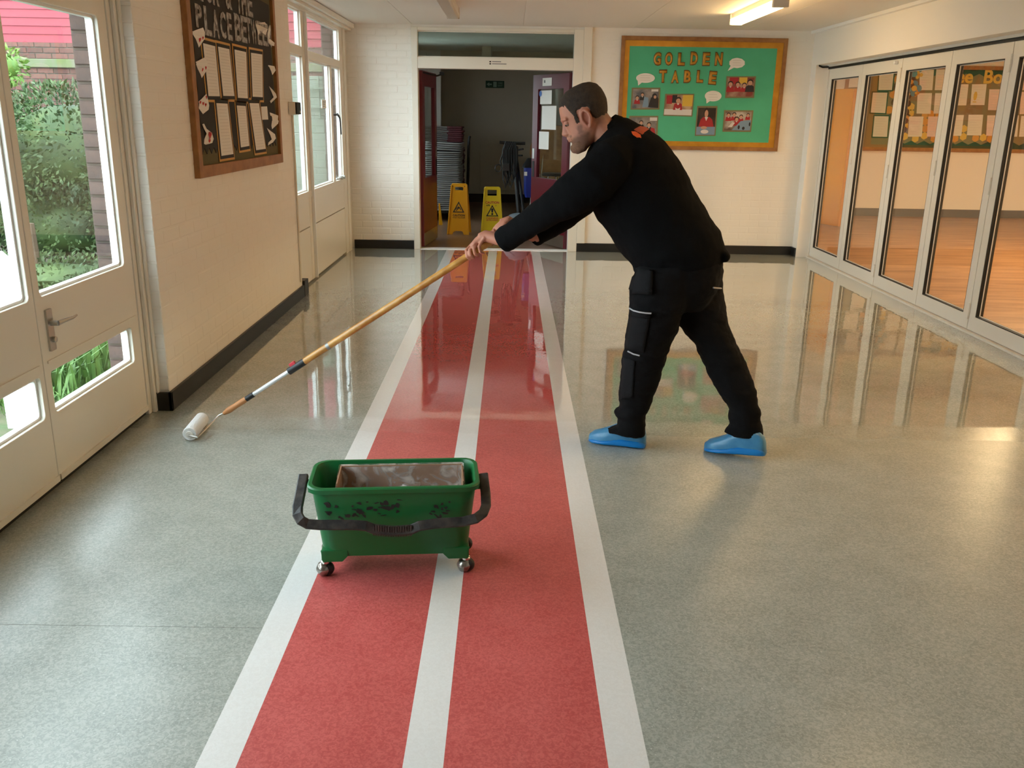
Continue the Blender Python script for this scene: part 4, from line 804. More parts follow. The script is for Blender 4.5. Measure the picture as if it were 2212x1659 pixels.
# ------------------------------------------------------------------ outside
M['ext_brick'] = pm('weathered_brick', S(104, 66, 56), 0.85, var=(22, S(84, 58, 52), 0.2), rand=0.22, bump=(60, 0.4)); M['pier_brick'] = pm('dark_pier_brick', S(84, 64, 58), 0.85, var=(30, S(64, 50, 48), 0.2), rand=0.15, bump=(60, 0.5)); M['mortar'] = pm('mortar', S(84, 74, 66), 0.9)
M['clad'] = pm('red_cladding', S(132, 38, 50), 0.6); M['moss'] = pm('mossy_stone', S(104, 102, 84), 0.9, var=(8, S(90, 100, 60), 0.15)); M['block'] = pm('pale_green_block', S(122, 128, 116), 0.85, var=(6, S(108, 120, 102), 0.2), rand=0.05)
M['earth'] = pm('leaf_strewn_soil', S(44, 38, 30), 0.95, var=(14, S(66, 60, 40), 0.12), bump=(30, 0.6)); M['lawn'] = pm('lawn_soil', S(58, 72, 36), 0.95, var=(10, S(82, 76, 54), 0.15), bump=(40, 0.6))
box('pier_core', 'mortar', (-2.055, 4.42, -0.1, -1.955, 4.426, 2.45), wl); box('pier_core', 'mortar', (-2.11, YB - 0.004, -0.1, -1.91, YB + 0.001, 2.75), wb)
bricks(wl, (-2.05, 4.42, 0), 0.0, 0.095, -0.02, 2.4, 'pier_brick', 0.014, jitter=0.004)
bricks(wb, (-2.10, YB - 0.004, 0), 0.0, 0.175, 0.02, 2.6, 'pier_brick', 0.014, jitter=0.004)
g = box('ground_outside', 'earth', (-14, -6, -0.2, -1.97, 13.0, -0.10)); struct(g, 'leaf strewn soil of the courtyard', 'ground')
g = box('lawn_strip', 'lawn', (-5.0, 2.0, -0.1, -1.99, 6.9, -0.085)); struct(g, 'rough grass strip outside the garden doors', 'ground')
EY = 13.0
ew = box('wall_courtyard', 'mortar', (-12, EY, -0.1, -2.04, EY + 0.3, 2.385)); struct(ew, 'brick courtyard building wall below the red cladding', 'wall')
bricks(ew, (-7.35, EY, 0), 0.0, 1.9, 1.085, 2.06, 'ext_brick', 0.008); bricks(ew, (-7.35, EY, 0), 0.0, 1.9, 2.175, 2.385, 'ext_brick', 0.008)
bricks(ew, (-3.5, EY, 0), 0.0, 1.4, 1.76, 2.385, 'ext_brick', 0.008)
box('stone_ledge', 'moss', (-12, EY - 0.05, 2.06, -2.04, EY, 2.172), ew, 0.008)
rc = box('wall_courtyard_upper', 'clad', (-12, EY + 0.02, 2.385, -2.04, EY + 0.3, 3.7)); struct(rc, 'red boarded upper wall of the courtyard building', 'wall')
for k in range(12):
    MB().prism([[(0, 0), (-0.022, 0.0), (-0.010, 0.104), (0, 0.104)]], -12, -2.04, lambda u, v, w: (w, EY + 0.018 + u, 2.385 + 0.106 * k + v)).build('cladding_board', 'clad', rc)
gw = box('wall_garden', 'block', (-3.6, 12.3, -0.1, -2.06, 12.46, 1.98)); struct(gw, 'pale green painted block wall seen through the tall window', 'wall')
bricks(gw, (-3.6, 12.3, 0), 0.0, 1.54, -0.09, 1.98, 'block', 0.006, bl=0.44, bh=0.215, name='block')
tl = empty('trellis', (-2.6, 12.2, 1.5)); tag(tl, 'pale timber trellis on the painted block wall', 'trellis')
for x in (-2.95, -2.75, -2.55): box('upright', 'block', (x, 12.25, 1.45, x + 0.022, 12.275, 1.98), tl)
for z in (1.58, 1.82): box('cross_bar', 'block', (-3.05, 12.235, z, -2.42, 12.25, z + 0.022), tl)
po = MB().box(-2.585, 4.33, -0.1, -2.495, 4.42, 0.80).prism([[(-2.585, 0.80), (-2.495, 0.80), (-2.52, 0.825), (-2.56, 0.825)]], 4.34, 4.41, lambda u, v, w: (u, w, v)).build('garden_post', 'white', None, False, 0.004); tag(po, 'short white post standing outside the garden doors', 'post')
M['leaf_d'] = pm('conifer_foliage', S(40, 58, 30), 0.7, var=(3.0, S(70, 88, 42), 0.15)); M['leaf_l'] = pm('light_leaves', S(104, 130, 50), 0.6, var=(4.0, S(78, 108, 40), 0.2)); M['blade'] = pm('grass_blade', S(66, 102, 40), 0.6, var=(5, S(92, 124, 58), 0.2)); M['bark'] = pm('bark', S(84, 66, 50), 0.9)
def leaf_cards(n, fn, mat, name, parent, size=(0.05, 0.11), droop=0.2, seed=1):
    rnd = random.Random(seed); mb = MB()
    for _ in range(n):
        p, nrm = fn(rnd); t = Vector((rnd.uniform(-1, 1), rnd.uniform(-1, 1), rnd.uniform(-0.6, 0.8) - droop)); t = (nrm * 0.9 + t * 0.8).normalized(); s_ = t.cross(Vector((rnd.uniform(-1, 1), rnd.uniform(-1, 1), rnd.uniform(-1, 1)))).normalized()
        L_ = rnd.uniform(*size); w_ = L_ * 0.22; k = len(mb.v)
        mb.v += [p, p + t * L_ * 0.45 + s_ * w_, p + t * L_, p + t * L_ * 0.45 - s_ * w_]; mb.f.append((k, k + 1, k + 2, k + 3))
    o = mb.build(name, mat, parent); o['kind'] = 'stuff'; return o
def blob_fn(blobs):
    def f(rnd):
        c, r = rnd.choice(blobs); d = Vector((rnd.gauss(0, 1), rnd.gauss(0, 1), rnd.gauss(0, 1))).normalized()
        k = 0.70 + 0.30 * rnd.random() ** 0.6 + 0.10 * noise.noise(Vector(c) + d * 3)
        return Vector((c[0] + d.x * r[0] * k, c[1] + d.y * r[1] * k, max(c[2] + d.z * r[2] * k, -0.08))), d
    return f
def bush(name, blobs, n, mat, label, seed, size=(0.05, 0.11)):
    r = empty(name, (blobs[0][0][0], blobs[0][0][1], -0.1)); tag(r, label, 'bush')
    core = MB()
    for c, q in blobs: core.ball(c, 1.0, 8, (q[0] * 0.66, q[1] * 0.66, q[2] * 0.66))
    core.build('inner_foliage', mat, r, True)
    MB().tube([(blobs[0][0][0], blobs[0][0][1], -0.1), (blobs[0][0][0], blobs[0][0][1], 0.5)], [0.06, 0.04], 8).build('stem', 'bark', r, True)
    leaf_cards(n, blob_fn(blobs), mat, 'foliage', r, size, seed=seed)
bush('conifer_hedge', [((-4.3, 9.0, 1.15), (0.85, 0.6, 0.62)), ((-5.0, 9.0, 0.95), (0.8, 0.6, 0.7)), ((-3.85, 9.05, 0.8), (0.5, 0.5, 0.7)), ((-4.6, 9.1, 0.4), (1.2, 0.6, 0.5))], 24000, 'leaf_d', 'spreading dark green conifer hedge in front of the brick courtyard wall', 3, (0.03, 0.075))
bush('light_shrub', [((-5.75, 10.3, 1.5), (0.30, 0.25, 0.55)), ((-5.55, 10.3, 1.95), (0.2, 0.2, 0.2))], 500, 'leaf_l', 'loose light green shrub rising behind the conifer hedge', 5, (0.04, 0.09))
bush('laurel_sapling', [((-4.55, 10.15, 1.88), (0.10, 0.10, 0.14))], 110, 'leaf_l', 'bright green sapling tip above the conifer hedge', 6, (0.04, 0.08))
bush('ground_ivy', [((-4.4, 8.2, 0.02), (1.2, 0.45, 0.18)), ((-3.5, 7.9, 0.0), (0.5, 0.4, 0.12))], 3500, 'leaf_d', 'low dark ivy covering the soil below the hedge', 8, (0.04, 0.08))
def blades(n, reg, h, w, mat, label, name, seed):
    rnd = random.Random(seed); mb = MB()
    for _ in range(n):
        x, y = rnd.uniform(reg[0], reg[1]), rnd.uniform(reg[2], reg[3]); a = rnd.uniform(0, 2 * PI); H_ = rnd.uniform(*h); d = Vector((math.cos(a), math.sin(a), 0)); s_ = Vector((-d.y, d.x, 0)) * rnd.uniform(*w); b = rnd.uniform(0.1, 0.7) * H_
        p0 = Vector((x, y, -0.09)); p1 = p0 + Vector((0, 0, H_ * 0.6)) + d * b * 0.35; p2 = p0 + Vector((0, 0, H_ * (0.95 - 0.3 * rnd.random()))) + d * b
        k = len(mb.v); mb.v += [p0 - s_, p0 + s_, p1 + s_ * 0.9, p1 - s_ * 0.9, p2]; mb.f += [(k, k + 1, k + 2, k + 3), (k + 3, k + 2, k + 4)]
    o = mb.build(name, mat); tag(o, label, 'plants', kind='stuff')
blades(420, (-2.95, -2.42, 4.75, 6.1), (0.22, 0.42), (0.008, 0.014), 'blade', 'clump of long strap leaves outside the garden doors', 'strap_leaves', 11)
blades(3200, (-3.6, -2.16, 4.5, 6.9), (0.05, 0.15), (0.003, 0.006), 'blade', 'tufted lawn grass outside the garden doors', 'lawn_grass', 12)

def remesh_join(mb, voxel=0.0035):
    o = bpy.data.objects.new('tmp', mb.mesh('tmp')); COL.objects.link(o); rm = o.modifiers.new('r', 'REMESH'); rm.mode = 'VOXEL'; rm.voxel_size = voxel
    dg = bpy.context.evaluated_depsgraph_get(); me = bpy.data.meshes.new_from_object(o.evaluated_get(dg)); bpy.data.objects.remove(o); return me
# ------------------------------------------------------------------ green bucket on casters
M['bucket'] = pm('green_bucket_plastic', S(6, 104, 50), 0.4, var=(3, S(5, 92, 44), 0.3), bump=(25, 0.08)); M['scuff'] = pm('dark_scuffs', S(34, 34, 30), 0.7)
M['bail'] = pm('scuffed_black_plastic', S(26, 23, 22), 0.5, var=(30, S(62, 55, 50), 0.12), bump=(60, 0.3)); M['caster'] = pm('worn_metal', S(176, 170, 164), 0.22, 0.9, var=(40, S(120, 112, 104), 0.2)); M['carton'] = pm('brown_cardboard', S(150, 112, 84), 0.8)
bk = empty('roller_bucket', (-0.376, 2.795, 0), math.radians(5.0)); tag(bk, 'green rectangular bucket on casters with a black carrying handle', 'bucket')
def rr3(hx, hy, r, z, cx=0, cy=0, n=5):
    return [Vector((cx + p[0], cy + p[1], z)) for p in rrect(-hx, -hy, hx, hy, r, n)]
zt, zb_ = 0.338, 0.080
prof = [(0.244, 0.098, zb_), (0.2475, 0.102, zb_ + 0.03), (0.268, 0.118, zt - 0.045), (0.2685, 0.1185, zt - 0.022), (0.282, 0.130, zt - 0.020), (0.284, 0.132, zt - 0.004), (0.280, 0.128, zt), (0.270, 0.118, zt), (0.266, 0.114, zt - 0.010), (0.2425, 0.098, zb_ + 0.04), (0.238, 0.094, zb_ + 0.022)]
MB().loft([rr3(a, b, 0.05, z) for a, b, z in prof]).build('tub', 'bucket', bk, 35, 0, True)
for s in (-1, 1):                                                 # corner skirts over the casters, one at each end
    ft = MB(); e0, e1 = s * 0.249, s * 0.160
    for f in (-1, 1):
        ft.prism([[(e0, 0.104), (s * 0.2445, 0.060), (s * 0.178, 0.060), (s * 0.158, 0.082), (s * 0.158, 0.104)]], f * 0.092, f * 0.1025, lambda u, v, w: (u, w, v))
    ft.box(s * 0.176, -0.094, 0.060, s * 0.244, 0.094, 0.066); ft.box(s * 0.236, -0.1, 0.066, s * 0.2475, 0.1, 0.104); ft.box(s * 0.158, -0.094, 0.098, s * 0.24, 0.094, 0.104)
    me_ = remesh_join(ft); o = bpy.data.objects.new('caster_skirt', me_); COL.objects.link(o); fin(o, 'bucket', bk, 30, 0, True)
sc = MB(); rnd = random.Random(4)                                  # dark scuffs worn into the front face
def front_pt(x, z): t = (z - zb_) / (zt - 0.045 - zb_); return (x, -(0.0988 + t * 0.0200) - 0.0008, z)
for k in range(44):
    cx = rnd.choice([rnd.uniform(-0.22, -0.05), rnd.uniform(-0.10, 0.02), rnd.uniform(0.12, 0.19)]); cz = rnd.uniform(0.225, 0.290); L_ = rnd.uniform(0.005, 0.018); H_ = rnd.uniform(0.003, 0.012); n_ = 9
    ang = rnd.uniform(-0.9, 0.3); q = []
    for j in range(n_):
        a = 2 * PI * j / n_; rr = rnd.uniform(0.4, 1.0); u, v = L_ * rr * math.cos(a), H_ * rr * math.sin(a); q.append((cx + u * math.cos(ang) - v * math.sin(ang), cz + u * math.sin(ang) + v * math.cos(ang)))
    sc.prism([q], 0, 0.0004, lambda u, v, w: (u, front_pt(u, v)[1] - w, v))
sc.build('scuff_marks', 'scuff', bk, False, 0, True)['kind'] = 'stuff'
for s in (-1, 1):
    MB().box(s * 0.264, -0.02, zt - 0.06, s * 0.292, 0.02, zt - 0.022).build('handle_lug', 'bucket', bk, False, 0.004, True)
    for f in (-1, 1):
        cx, cy = s * 0.238, f * 0.080
        ca = empty('caster', (cx, cy, 0)); ca.parent = bk
        MB().lathe([(0.003, 0.0005), (0.018, 0.008), (0.0255, 0.024), (0.0255, 0.030), (0.018, 0.046), (0.004, 0.0525)], 20, (-0.006, 0, 0)).build('caster_ball', 'caster', ca, True, 0, True)
        MB().ball((0.004, -0.002 * f, 0.026), 0.0275, 10, (0.95, 0.75, 0.95)).build('caster_hood', 'mach_black', ca, True, 0, True)
        MB().lathe([(0.012, 0.048), (0.015, 0.050), (0.015, 0.056), (0.010, 0.060)], 16).build('caster_stem', 'chrome', ca, True, 0, True)
hp = [(656, 1026), (650, 1060), (643, 1095), (643, 1112), (650, 1124), (664, 1132), (690, 1134), (760, 1134), (790, 1136), (808, 1143), (850, 1147), (888, 1144), (906, 1136), (940, 1131), (1000, 1127), (1028, 1120), (1044, 1108), (1050, 1092), (1049, 1065), (1044, 1024)]
pts = []
for i, (x, y) in enumerate(hp):
    yy = 2.742 if i in (0, 19) else None
    f = min(1.0, max(0.0, (y - 1024) / 95.0)); base = 2.795 + (x - 850) / 400 * 0.05
    pts.append(onY(x, y, base - 0.165 * f))
for s, q in ((-1, pts[0]), (1, pts[-1])):
    MB().tube([Vector((bk.location.x + s * 0.27, bk.location.y + s * 0.024, 0.30)), q - Vector((s * -0.01, 0, 0.012))], 0.008, 8).build('handle_pivot', 'bail', bk, True)
hb = MB().ribbon(pts, 0.017, 0.033, (0, -0.85, 0.5)).build('carrying_handle', 'bail', bk, False, 0.004)
rg = MB()
for k in range(16):
    t = k / 15; q = pts[9].lerp(pts[11], t); q.z -= 0.004 * math.sin(t * PI); rg.box(q.x - 0.0025, q.y - 0.011, q.z - 0.018, q.x + 0.0025, q.y - 0.003, q.z + 0.018)
rg.build('grip_ridge', 'bail', hb)['kind'] = 'stuff'
ki = empty('lined_carton', (-0.358, 2.812, 0.103), math.radians(5.0)); tag(ki, 'brown cardboard carton lined with clear plastic inside the green bucket', 'box')
ct2 = MB(); hx, hy, hz = 0.212, 0.080, 0.225
for b in ((-hx, -hy, 0.0, hx, hy, 0.004), (-hx, hy - 0.004, 0.004, hx, hy, hz), (-hx, -hy, 0.004, hx, -hy + 0.004, hz - 0.03), (-hx, -hy + 0.004, 0.004, -hx + 0.004, hy - 0.004, hz), (hx - 0.004, -hy + 0.004, 0.004, hx, hy - 0.004, hz)): ct2.box(*b)
ct2.build('carton', 'carton', ki, False, 0, True)
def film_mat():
    m = bpy.data.materials.new('clear_film_painted_glints'); m.use_nodes = True; nt_ = m.node_tree; nt_.nodes.clear(); N, L = nt_.nodes, nt_.links
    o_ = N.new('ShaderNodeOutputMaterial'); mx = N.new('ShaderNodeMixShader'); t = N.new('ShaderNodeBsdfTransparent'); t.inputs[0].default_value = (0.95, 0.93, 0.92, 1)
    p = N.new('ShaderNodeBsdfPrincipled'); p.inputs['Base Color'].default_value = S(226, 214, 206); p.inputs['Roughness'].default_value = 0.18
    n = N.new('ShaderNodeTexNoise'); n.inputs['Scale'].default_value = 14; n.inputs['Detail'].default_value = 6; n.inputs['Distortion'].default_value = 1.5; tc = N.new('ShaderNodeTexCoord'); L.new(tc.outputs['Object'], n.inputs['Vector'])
    mr = N.new('ShaderNodeMapRange'); mr.inputs[1].default_value = 0.42; mr.inputs[2].default_value = 0.72; mr.inputs[3].default_value = 0.12; mr.inputs[4].default_value = 0.85; L.new(n.outputs[0], mr.inputs[0])  # whitish noise: milky smears, with crumple highlights painted into the film
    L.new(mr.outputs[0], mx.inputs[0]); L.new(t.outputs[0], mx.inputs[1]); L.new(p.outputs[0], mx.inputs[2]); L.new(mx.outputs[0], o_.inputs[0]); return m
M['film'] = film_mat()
rings = []
for (sx_, sy_, z) in ((0.970, 0.88, 0.012), (0.975, 0.90, 0.12), (0.98, 0.915, 0.2), (0.985, 0.93, 0.222), (1.025, 1.07, 0.229), (1.04, 1.10, 0.205), (1.045, 1.12, 0.15)):
    ring = []; n_ = 64
    for p in rrect(-hx * sx_, -hy * sy_, hx * sx_, hy * sy_, 0.01, 15):
        nn = noise.noise(Vector((p[0] * 40, p[1] * 40, z * 30))) ; front = -0.028 if p[1] < -hy * 0.5 and z > 0.19 else 0
        ring.append(Vector((p[0] + 0.003 * nn, p[1] * (1 + 0.04 * nn), z + 0.006 * nn + front)))
    rings.append(ring)
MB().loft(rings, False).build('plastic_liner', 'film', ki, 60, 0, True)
ps = MB().ball((0, 0, 0), 1, 10, (0.05, 0.02, 0.05)); 
for v in ps.v: v += Vector((0.03, 0.055, 0.12)) + Vector((0.01, 0.008, 0.01)) * noise.noise(v * 60)
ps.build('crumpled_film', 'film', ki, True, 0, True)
# wet sealant in the carton
MB().box(-hx + 0.006, -hy + 0.006, 0.006, hx - 0.006, hy - 0.006, 0.05).build('sealant', pm('milky_sealant', S(214, 208, 200), 0.12), ki, False, 0, True)

# ------------------------------------------------------------------ paint roller on its pole
RA = onZ(408, 940, 0.034); RB = onZ(438, 903, 0.034)              # roller axis, near and far end
PH = onY(490, 889, 4.10); PE = onY(1098, 497, 4.06)               # handle tip and pole end
ro = empty('roller_pole', (RA.x, RA.y, 0)); tag(ro, 'wooden extension pole with white sleeve roller held by the man', 'roller')
ax = (RB - RA); ax.z = 0; ax = ax.normalized(); cen = (RA + RB) / 2; cen.z = 0.034
M['nap'] = pm('white_roller_nap', S(248, 248, 248), 0.9, bump=(220, 0.8)); M['pole'] = pm('varnished_pole', S(206, 152, 76), 0.3, var=(18, S(176, 118, 50), 0.15)); M['grip'] = pm('orange_wood_grip', S(196, 132, 80), 0.5)
hl = 0.115
sl = [(0.018, -hl + 0.004), (0.030, -hl + 0.001)] + [(0.0335 + 0.0008 * math.sin(k * 2.2), -hl + 0.006 + k * (2 * hl - 0.012) / 24) for k in range(25)] + [(0.030, hl - 0.001), (0.010, hl)]
MB().lathe(sl, 28, cen, ax).build('roller_sleeve', 'nap', ro, True)
end = cen - ax * (hl + 0.018)
MB().lathe([(0.016, 0), (0.018, 0.004), (0.014, 0.012)], 16, cen - ax * (hl + 0.008), ax).build('end_cap', 'paper', ro, True)
pd = (PE - PH).normalized()
tipp = PH - pd * 0.005
side = Vector((0.045, -0.012, 0.0)) + end * 1.0; side.z = 0.03
mid = Vector((cen.x + 0.062, cen.y - 0.055, 0.038)); mid2 = tipp - pd * 0.035
MB().tube([cen - ax * hl, end, end + Vector((0.018, -0.004, -0.002)), side, mid, mid2 - Vector((0.01, 0, 0)), tipp], 0.0045, 8).build('wire_cage', 'steel', ro, True)
def along(px): # point on the pole axis at a given photo column
    t = (px - 490) / (1098 - 490.0)
    a, b = PH, PE
    lo, hi = 0.0, 1.0
    def prj(p):
        c = Vector(((p - CAM).dot(r_), -(p - CAM).dot(u_), -(p - CAM).dot(b_))); return PCX + FP * c.x / c.z
    for _ in range(40):
        m_ = (lo + hi) / 2
        if prj(a.lerp(b, m_)) < px: lo = m_
        else: hi = m_
    return a.lerp(b, lo)
gp = [along(x) for x in (478, 486, 495, 510, 525, 534)]
gp[0] = PH - pd * 0.02
MB().tube(gp, [0.008, 0.013, 0.0155, 0.0135, 0.0145, 0.012], 14).build('grip_handle', 'grip', ro, True)
MB().tube([along(532), along(548)], 0.0135, 14).build('screw_collar', 'mach_black', ro, True)
MB().tube([along(546), along(632)], 0.0105, 14).build('metal_tube', pm('white_metal_tube', S(226, 228, 230), 0.25, 0.3), ro, True)
lk = MB().tube([along(624), along(658)], 0.018, 12).build('lock_collar', 'mach_black', ro, True)
c0, c1 = along(632), along(643); up_ = Vector((0, 0, 1)) - Vector((0, 0, 1)).dot(pd) * pd; up_.normalize()
MB().ribbon([c0 + up_ * 0.022, c1 + up_ * 0.022], 0.016, 0.018, up_).build('lock_button', pm('red_button', S(216, 66, 78), 0.4), lk, False, 0.002)
pp = [along(x) for x in (656, 780, 900, 1000, 1060, 1097)]
MB().tube(pp, [0.0165, 0.0165, 0.0165, 0.0165, 0.0165, 0.016], 16).build('wooden_pole', 'pole', ro, True)
MB().tube([along(706), along(712)], 0.0168, 16).build('wear_band', 'tube', ro, True)

# ------------------------------------------------------------------ the man
def scale_at(p): return (p - CAM).dot(-b_) / FP                    # metres per photo pixel at a point
def remesh(mb, voxel, smooth_it=6, fac=0.5):
    o = bpy.data.objects.new('tmp', mb.mesh('tmp')); COL.objects.link(o)
    rm = o.modifiers.new('r', 'REMESH'); rm.mode = 'VOXEL'; rm.voxel_size = voxel
    sm = o.modifiers.new('s', 'SMOOTH'); sm.factor = fac; sm.iterations = smooth_it
    dg = bpy.context.evaluated_depsgraph_get(); me = bpy.data.meshes.new_from_object(o.evaluated_get(dg)); bpy.data.objects.remove(o); return me
def ring_px(f, b, Y, rb, n=28, e=0.92, k=1.0):
    """cross section whose edges in the side view are photo points f and b; rb = half depth"""
    F_, B_ = onY(f[0], f[1], Y), onY(b[0], b[1], Y); c = (F_ + B_) / 2; A = (B_ - F_) / 2 * k; D = Vector((0, 1, 0)) * rb * k
    out = []
    for j in range(n):
        a = 2 * PI * j / n; ca, sa = math.cos(a), math.sin(a)
        out.append(c + A * math.copysign(abs(ca) ** e, ca) + D * math.copysign(abs(sa) ** e, sa))
    return out
torso = [((1372, 590), (1558, 572), 3.98, .165), ((1367, 576), (1563, 558), 3.98, .175), ((1345, 552), (1563, 535), 3.98, .185), ((1322, 520), (1554, 497), 3.99, .185), ((1297, 483), (1531, 465), 4.0, .190), ((1276, 447), (1508, 425), 4.01, .195), ((1262, 410), (1487, 385), 4.02, .205), ((1256, 375), (1464, 345), 4.03, .215),
         ((1262, 345), (1435, 303), 4.04, .205), ((1275, 320), (1396, 274), 4.05, .165), ((1283, 302), (1360, 257), 4.05, .105), ((1285, 296), (1335, 250), 4.05, .075)]
armL = [(1345, 335, 3.93, .092), (1322, 352, 3.88, .104), (1285, 388, 3.85, .100), (1235, 422, 3.86, .087), (1190, 450, 3.90, .074), (1140, 485, 3.96, .063), (1087, 520, 4.015, .054)]
armR = [(1360, 320, 4.14, .095), (1335, 345, 4.22, .10), (1290, 398, 4.25, .094), (1250, 433, 4.24, .082), (1215, 466, 4.2, .070), (1183, 490, 4.15, .060), (1154, 510, 4.11, .048)]
legL = [((1376, 570), (1510, 565), 3.93, .12), ((1366, 600), (1500, 600), 3.92, .125), ((1358, 640), (1482, 655), 3.91, .118), ((1358, 690), (1466, 702), 3.91, .108), ((1348, 745), (1449, 744), 3.92, .098), ((1341, 800), (1428, 806), 3.94, .088), ((1337, 850), (1412, 850), 3.95, .080), ((1336, 882), (1400, 886), 3.955, .076), ((1326, 890), (1394, 896), 3.955, .074), ((1334, 904), (1394, 908), 3.955, .071), ((1330, 920), (1394, 926), 3.955, .072), ((1310, 930), (1394, 940), 3.96, .072)]
legR = [((1410, 570), (1560, 560), 4.05, .12), ((1425, 600), (1561, 590), 4.05, .125), ((1440, 640), (1562, 640), 4.04, .118), ((1464, 702), (1571, 690), 4.02, .108), ((1500, 742), (1590, 737), 3.99, .098), ((1522, 790), (1612, 788), 3.96, .088), ((1545, 838), (1630, 832), 3.93, .080), ((1572, 878), (1637, 872), 3.905, .076), ((1577, 888), (1642, 886), 3.90, .074), ((1573, 902), (1640, 902), 3.895, .071), ((1578, 918), (1647, 922), 3.89, .072), ((1562, 934), (1648, 942), 3.885, .072)]
def P3(a): return onY(a[0], a[1], a[2])
man = empty('person', (0.82, 3.94, 0)); tag(man, 'man in black jumper, black work trousers and blue overshoes leaning forward over a roller pole', 'person')
# ---- head in its own frame (a forward, b up, c towards the camera; units = photo pixels)
EAR = onY(1266, 258, 4.03); HS = scale_at(EAR)
tw = math.atan2(EAR.x, EAR.y)
HL = Vector((-math.sin(tw), -math.cos(tw), 0)); F0 = Vector((-math.cos(tw), math.sin(tw), 0)); pt = math.radians(23.6)
HF = (F0 * math.cos(pt) + Vector((0, 0, -math.sin(pt)))).normalized(); HU = (F0 * math.sin(pt) + Vector((0, 0, math.cos(pt)))).normalized()
def Hd(a, b, c): return EAR + HS * (HF * a + HU * b + HL * c)
def Hinv(p): d = (p - EAR) / HS; return d.dot(HF), d.dot(HU), d.dot(HL)
body = MB()
hr = [(71, 2, -20, 10), (67.5, 20, -34, 23), (59, 35, -46, 33), (46.5, 44.5, -52, 37.5), (35, 48.2, -54, 38.5), (24, 49.8, -54.5, 38.5), (16, 50, -53, 37.5), (9, 47, -51, 36.5), (0, 45.5, -48, 35.5), (-8, 45.5, -45, 34.5), (-16, 46, -40, 33.5), (-24, 47, -31, 32), (-34, 46.5, -20, 29), (-44, 47, -8, 25), (-52, 46.5, 6, 19), (-58, 43, 20, 10)]
rings = []
for b, af, ab, w in hr[::-1]:
    ring = []; n_ = 40
    for j in range(n_):
        t = 2 * PI * j / n_; ca, sa = math.cos(t), math.sin(t); mid_ = (af + ab) / 2 - 4
        a = mid_ + (af - mid_ if ca > 0 else mid_ - ab) * math.copysign(abs(ca) ** 0.85, ca); c = w * math.copysign(abs(sa) ** 0.92, sa)
        if ca > 0: c *= 1 - 0.10 * ca
        ring.append(Hd(a, b, c))
    rings.append(ring)
body.loft(rings)
# nose, brow ridge, lips, chin, cheek bones, ears
body.loft([[Hd(a0 + dx * math.cos(t * PI / 5), b0 + 1.5 * math.sin(t * PI / 5) * 0, w_ * math.sin(t * PI / 5)) for t in range(10)] for b0, a0, dx, w_ in ((14, 44, 6.5, 5), (6, 45, 8, 5), (-3, 46, 11, 6), (-9, 47, 13.5, 8.5), (-13, 47, 13, 9.5), (-16.5, 46, 9, 7))][::-1])
for s in (-1, 1):
    body.tube([Hd(48, 17, s * 3), Hd(46, 18.5, s * 14), Hd(38, 17, s * 27)], [HS * 4.5, HS * 5, HS * 3.5], 8)
    ear = MB(); pts = []
    for k in range(13):
        t = k / 12 * 2 * PI; pts.append(Hd(-1 - 9.5 * math.cos(t) * (1.0 if math.sin(t) > -0.3 else 0.7), 1 + 18.5 * math.sin(t) , s * (37.5 + 4.5 * max(0, math.cos(t)) + 2)))
    body.tube(pts, HS * 3.4, 8, False)
    body.loft([[Hd(-1 + r * 8 * math.cos(t * PI / 8), 1 + r * 16.5 * math.sin(t * PI / 8), s * cc) for t in range(16)] for r, cc in ((1.0, 32), (1.0, 38), (0.7, 37.5))][::s])
body.tube([Hd(49, -22.5, -9), Hd(51.5, -22, 0), Hd(49, -22.5, 9)], HS * 2.6, 8); body.tube([Hd(48, -28, -8), Hd(50, -28.5, 0), Hd(48, -28, 8)], HS * 2.8, 8)
body.ball(Hd(43, -47, 0), HS * 9, 6)
body.tube([Hd(-14, 2, 0), Hd(-22, -22, 0), Hd(-30, -48, 0), Hd(-34, -70, 0)], [HS * 30, HS * 29, HS * 31, HS * 36], 20)
# trunk, arms and legs under the clothes
body.loft([ring_px(f, b, Y, rb, 24, 0.95, 0.80) for f, b, Y, rb in torso])
for arm in (armL, armR): body.tube([P3(a) for a in arm], [a[3] * 0.72 for a in arm[:-1]] + [0.033], 14)
for leg in (legL, legR): body.loft([ring_px(f, b, Y, rb, 20, 1.0, 0.72) for f, b, Y, rb in leg])
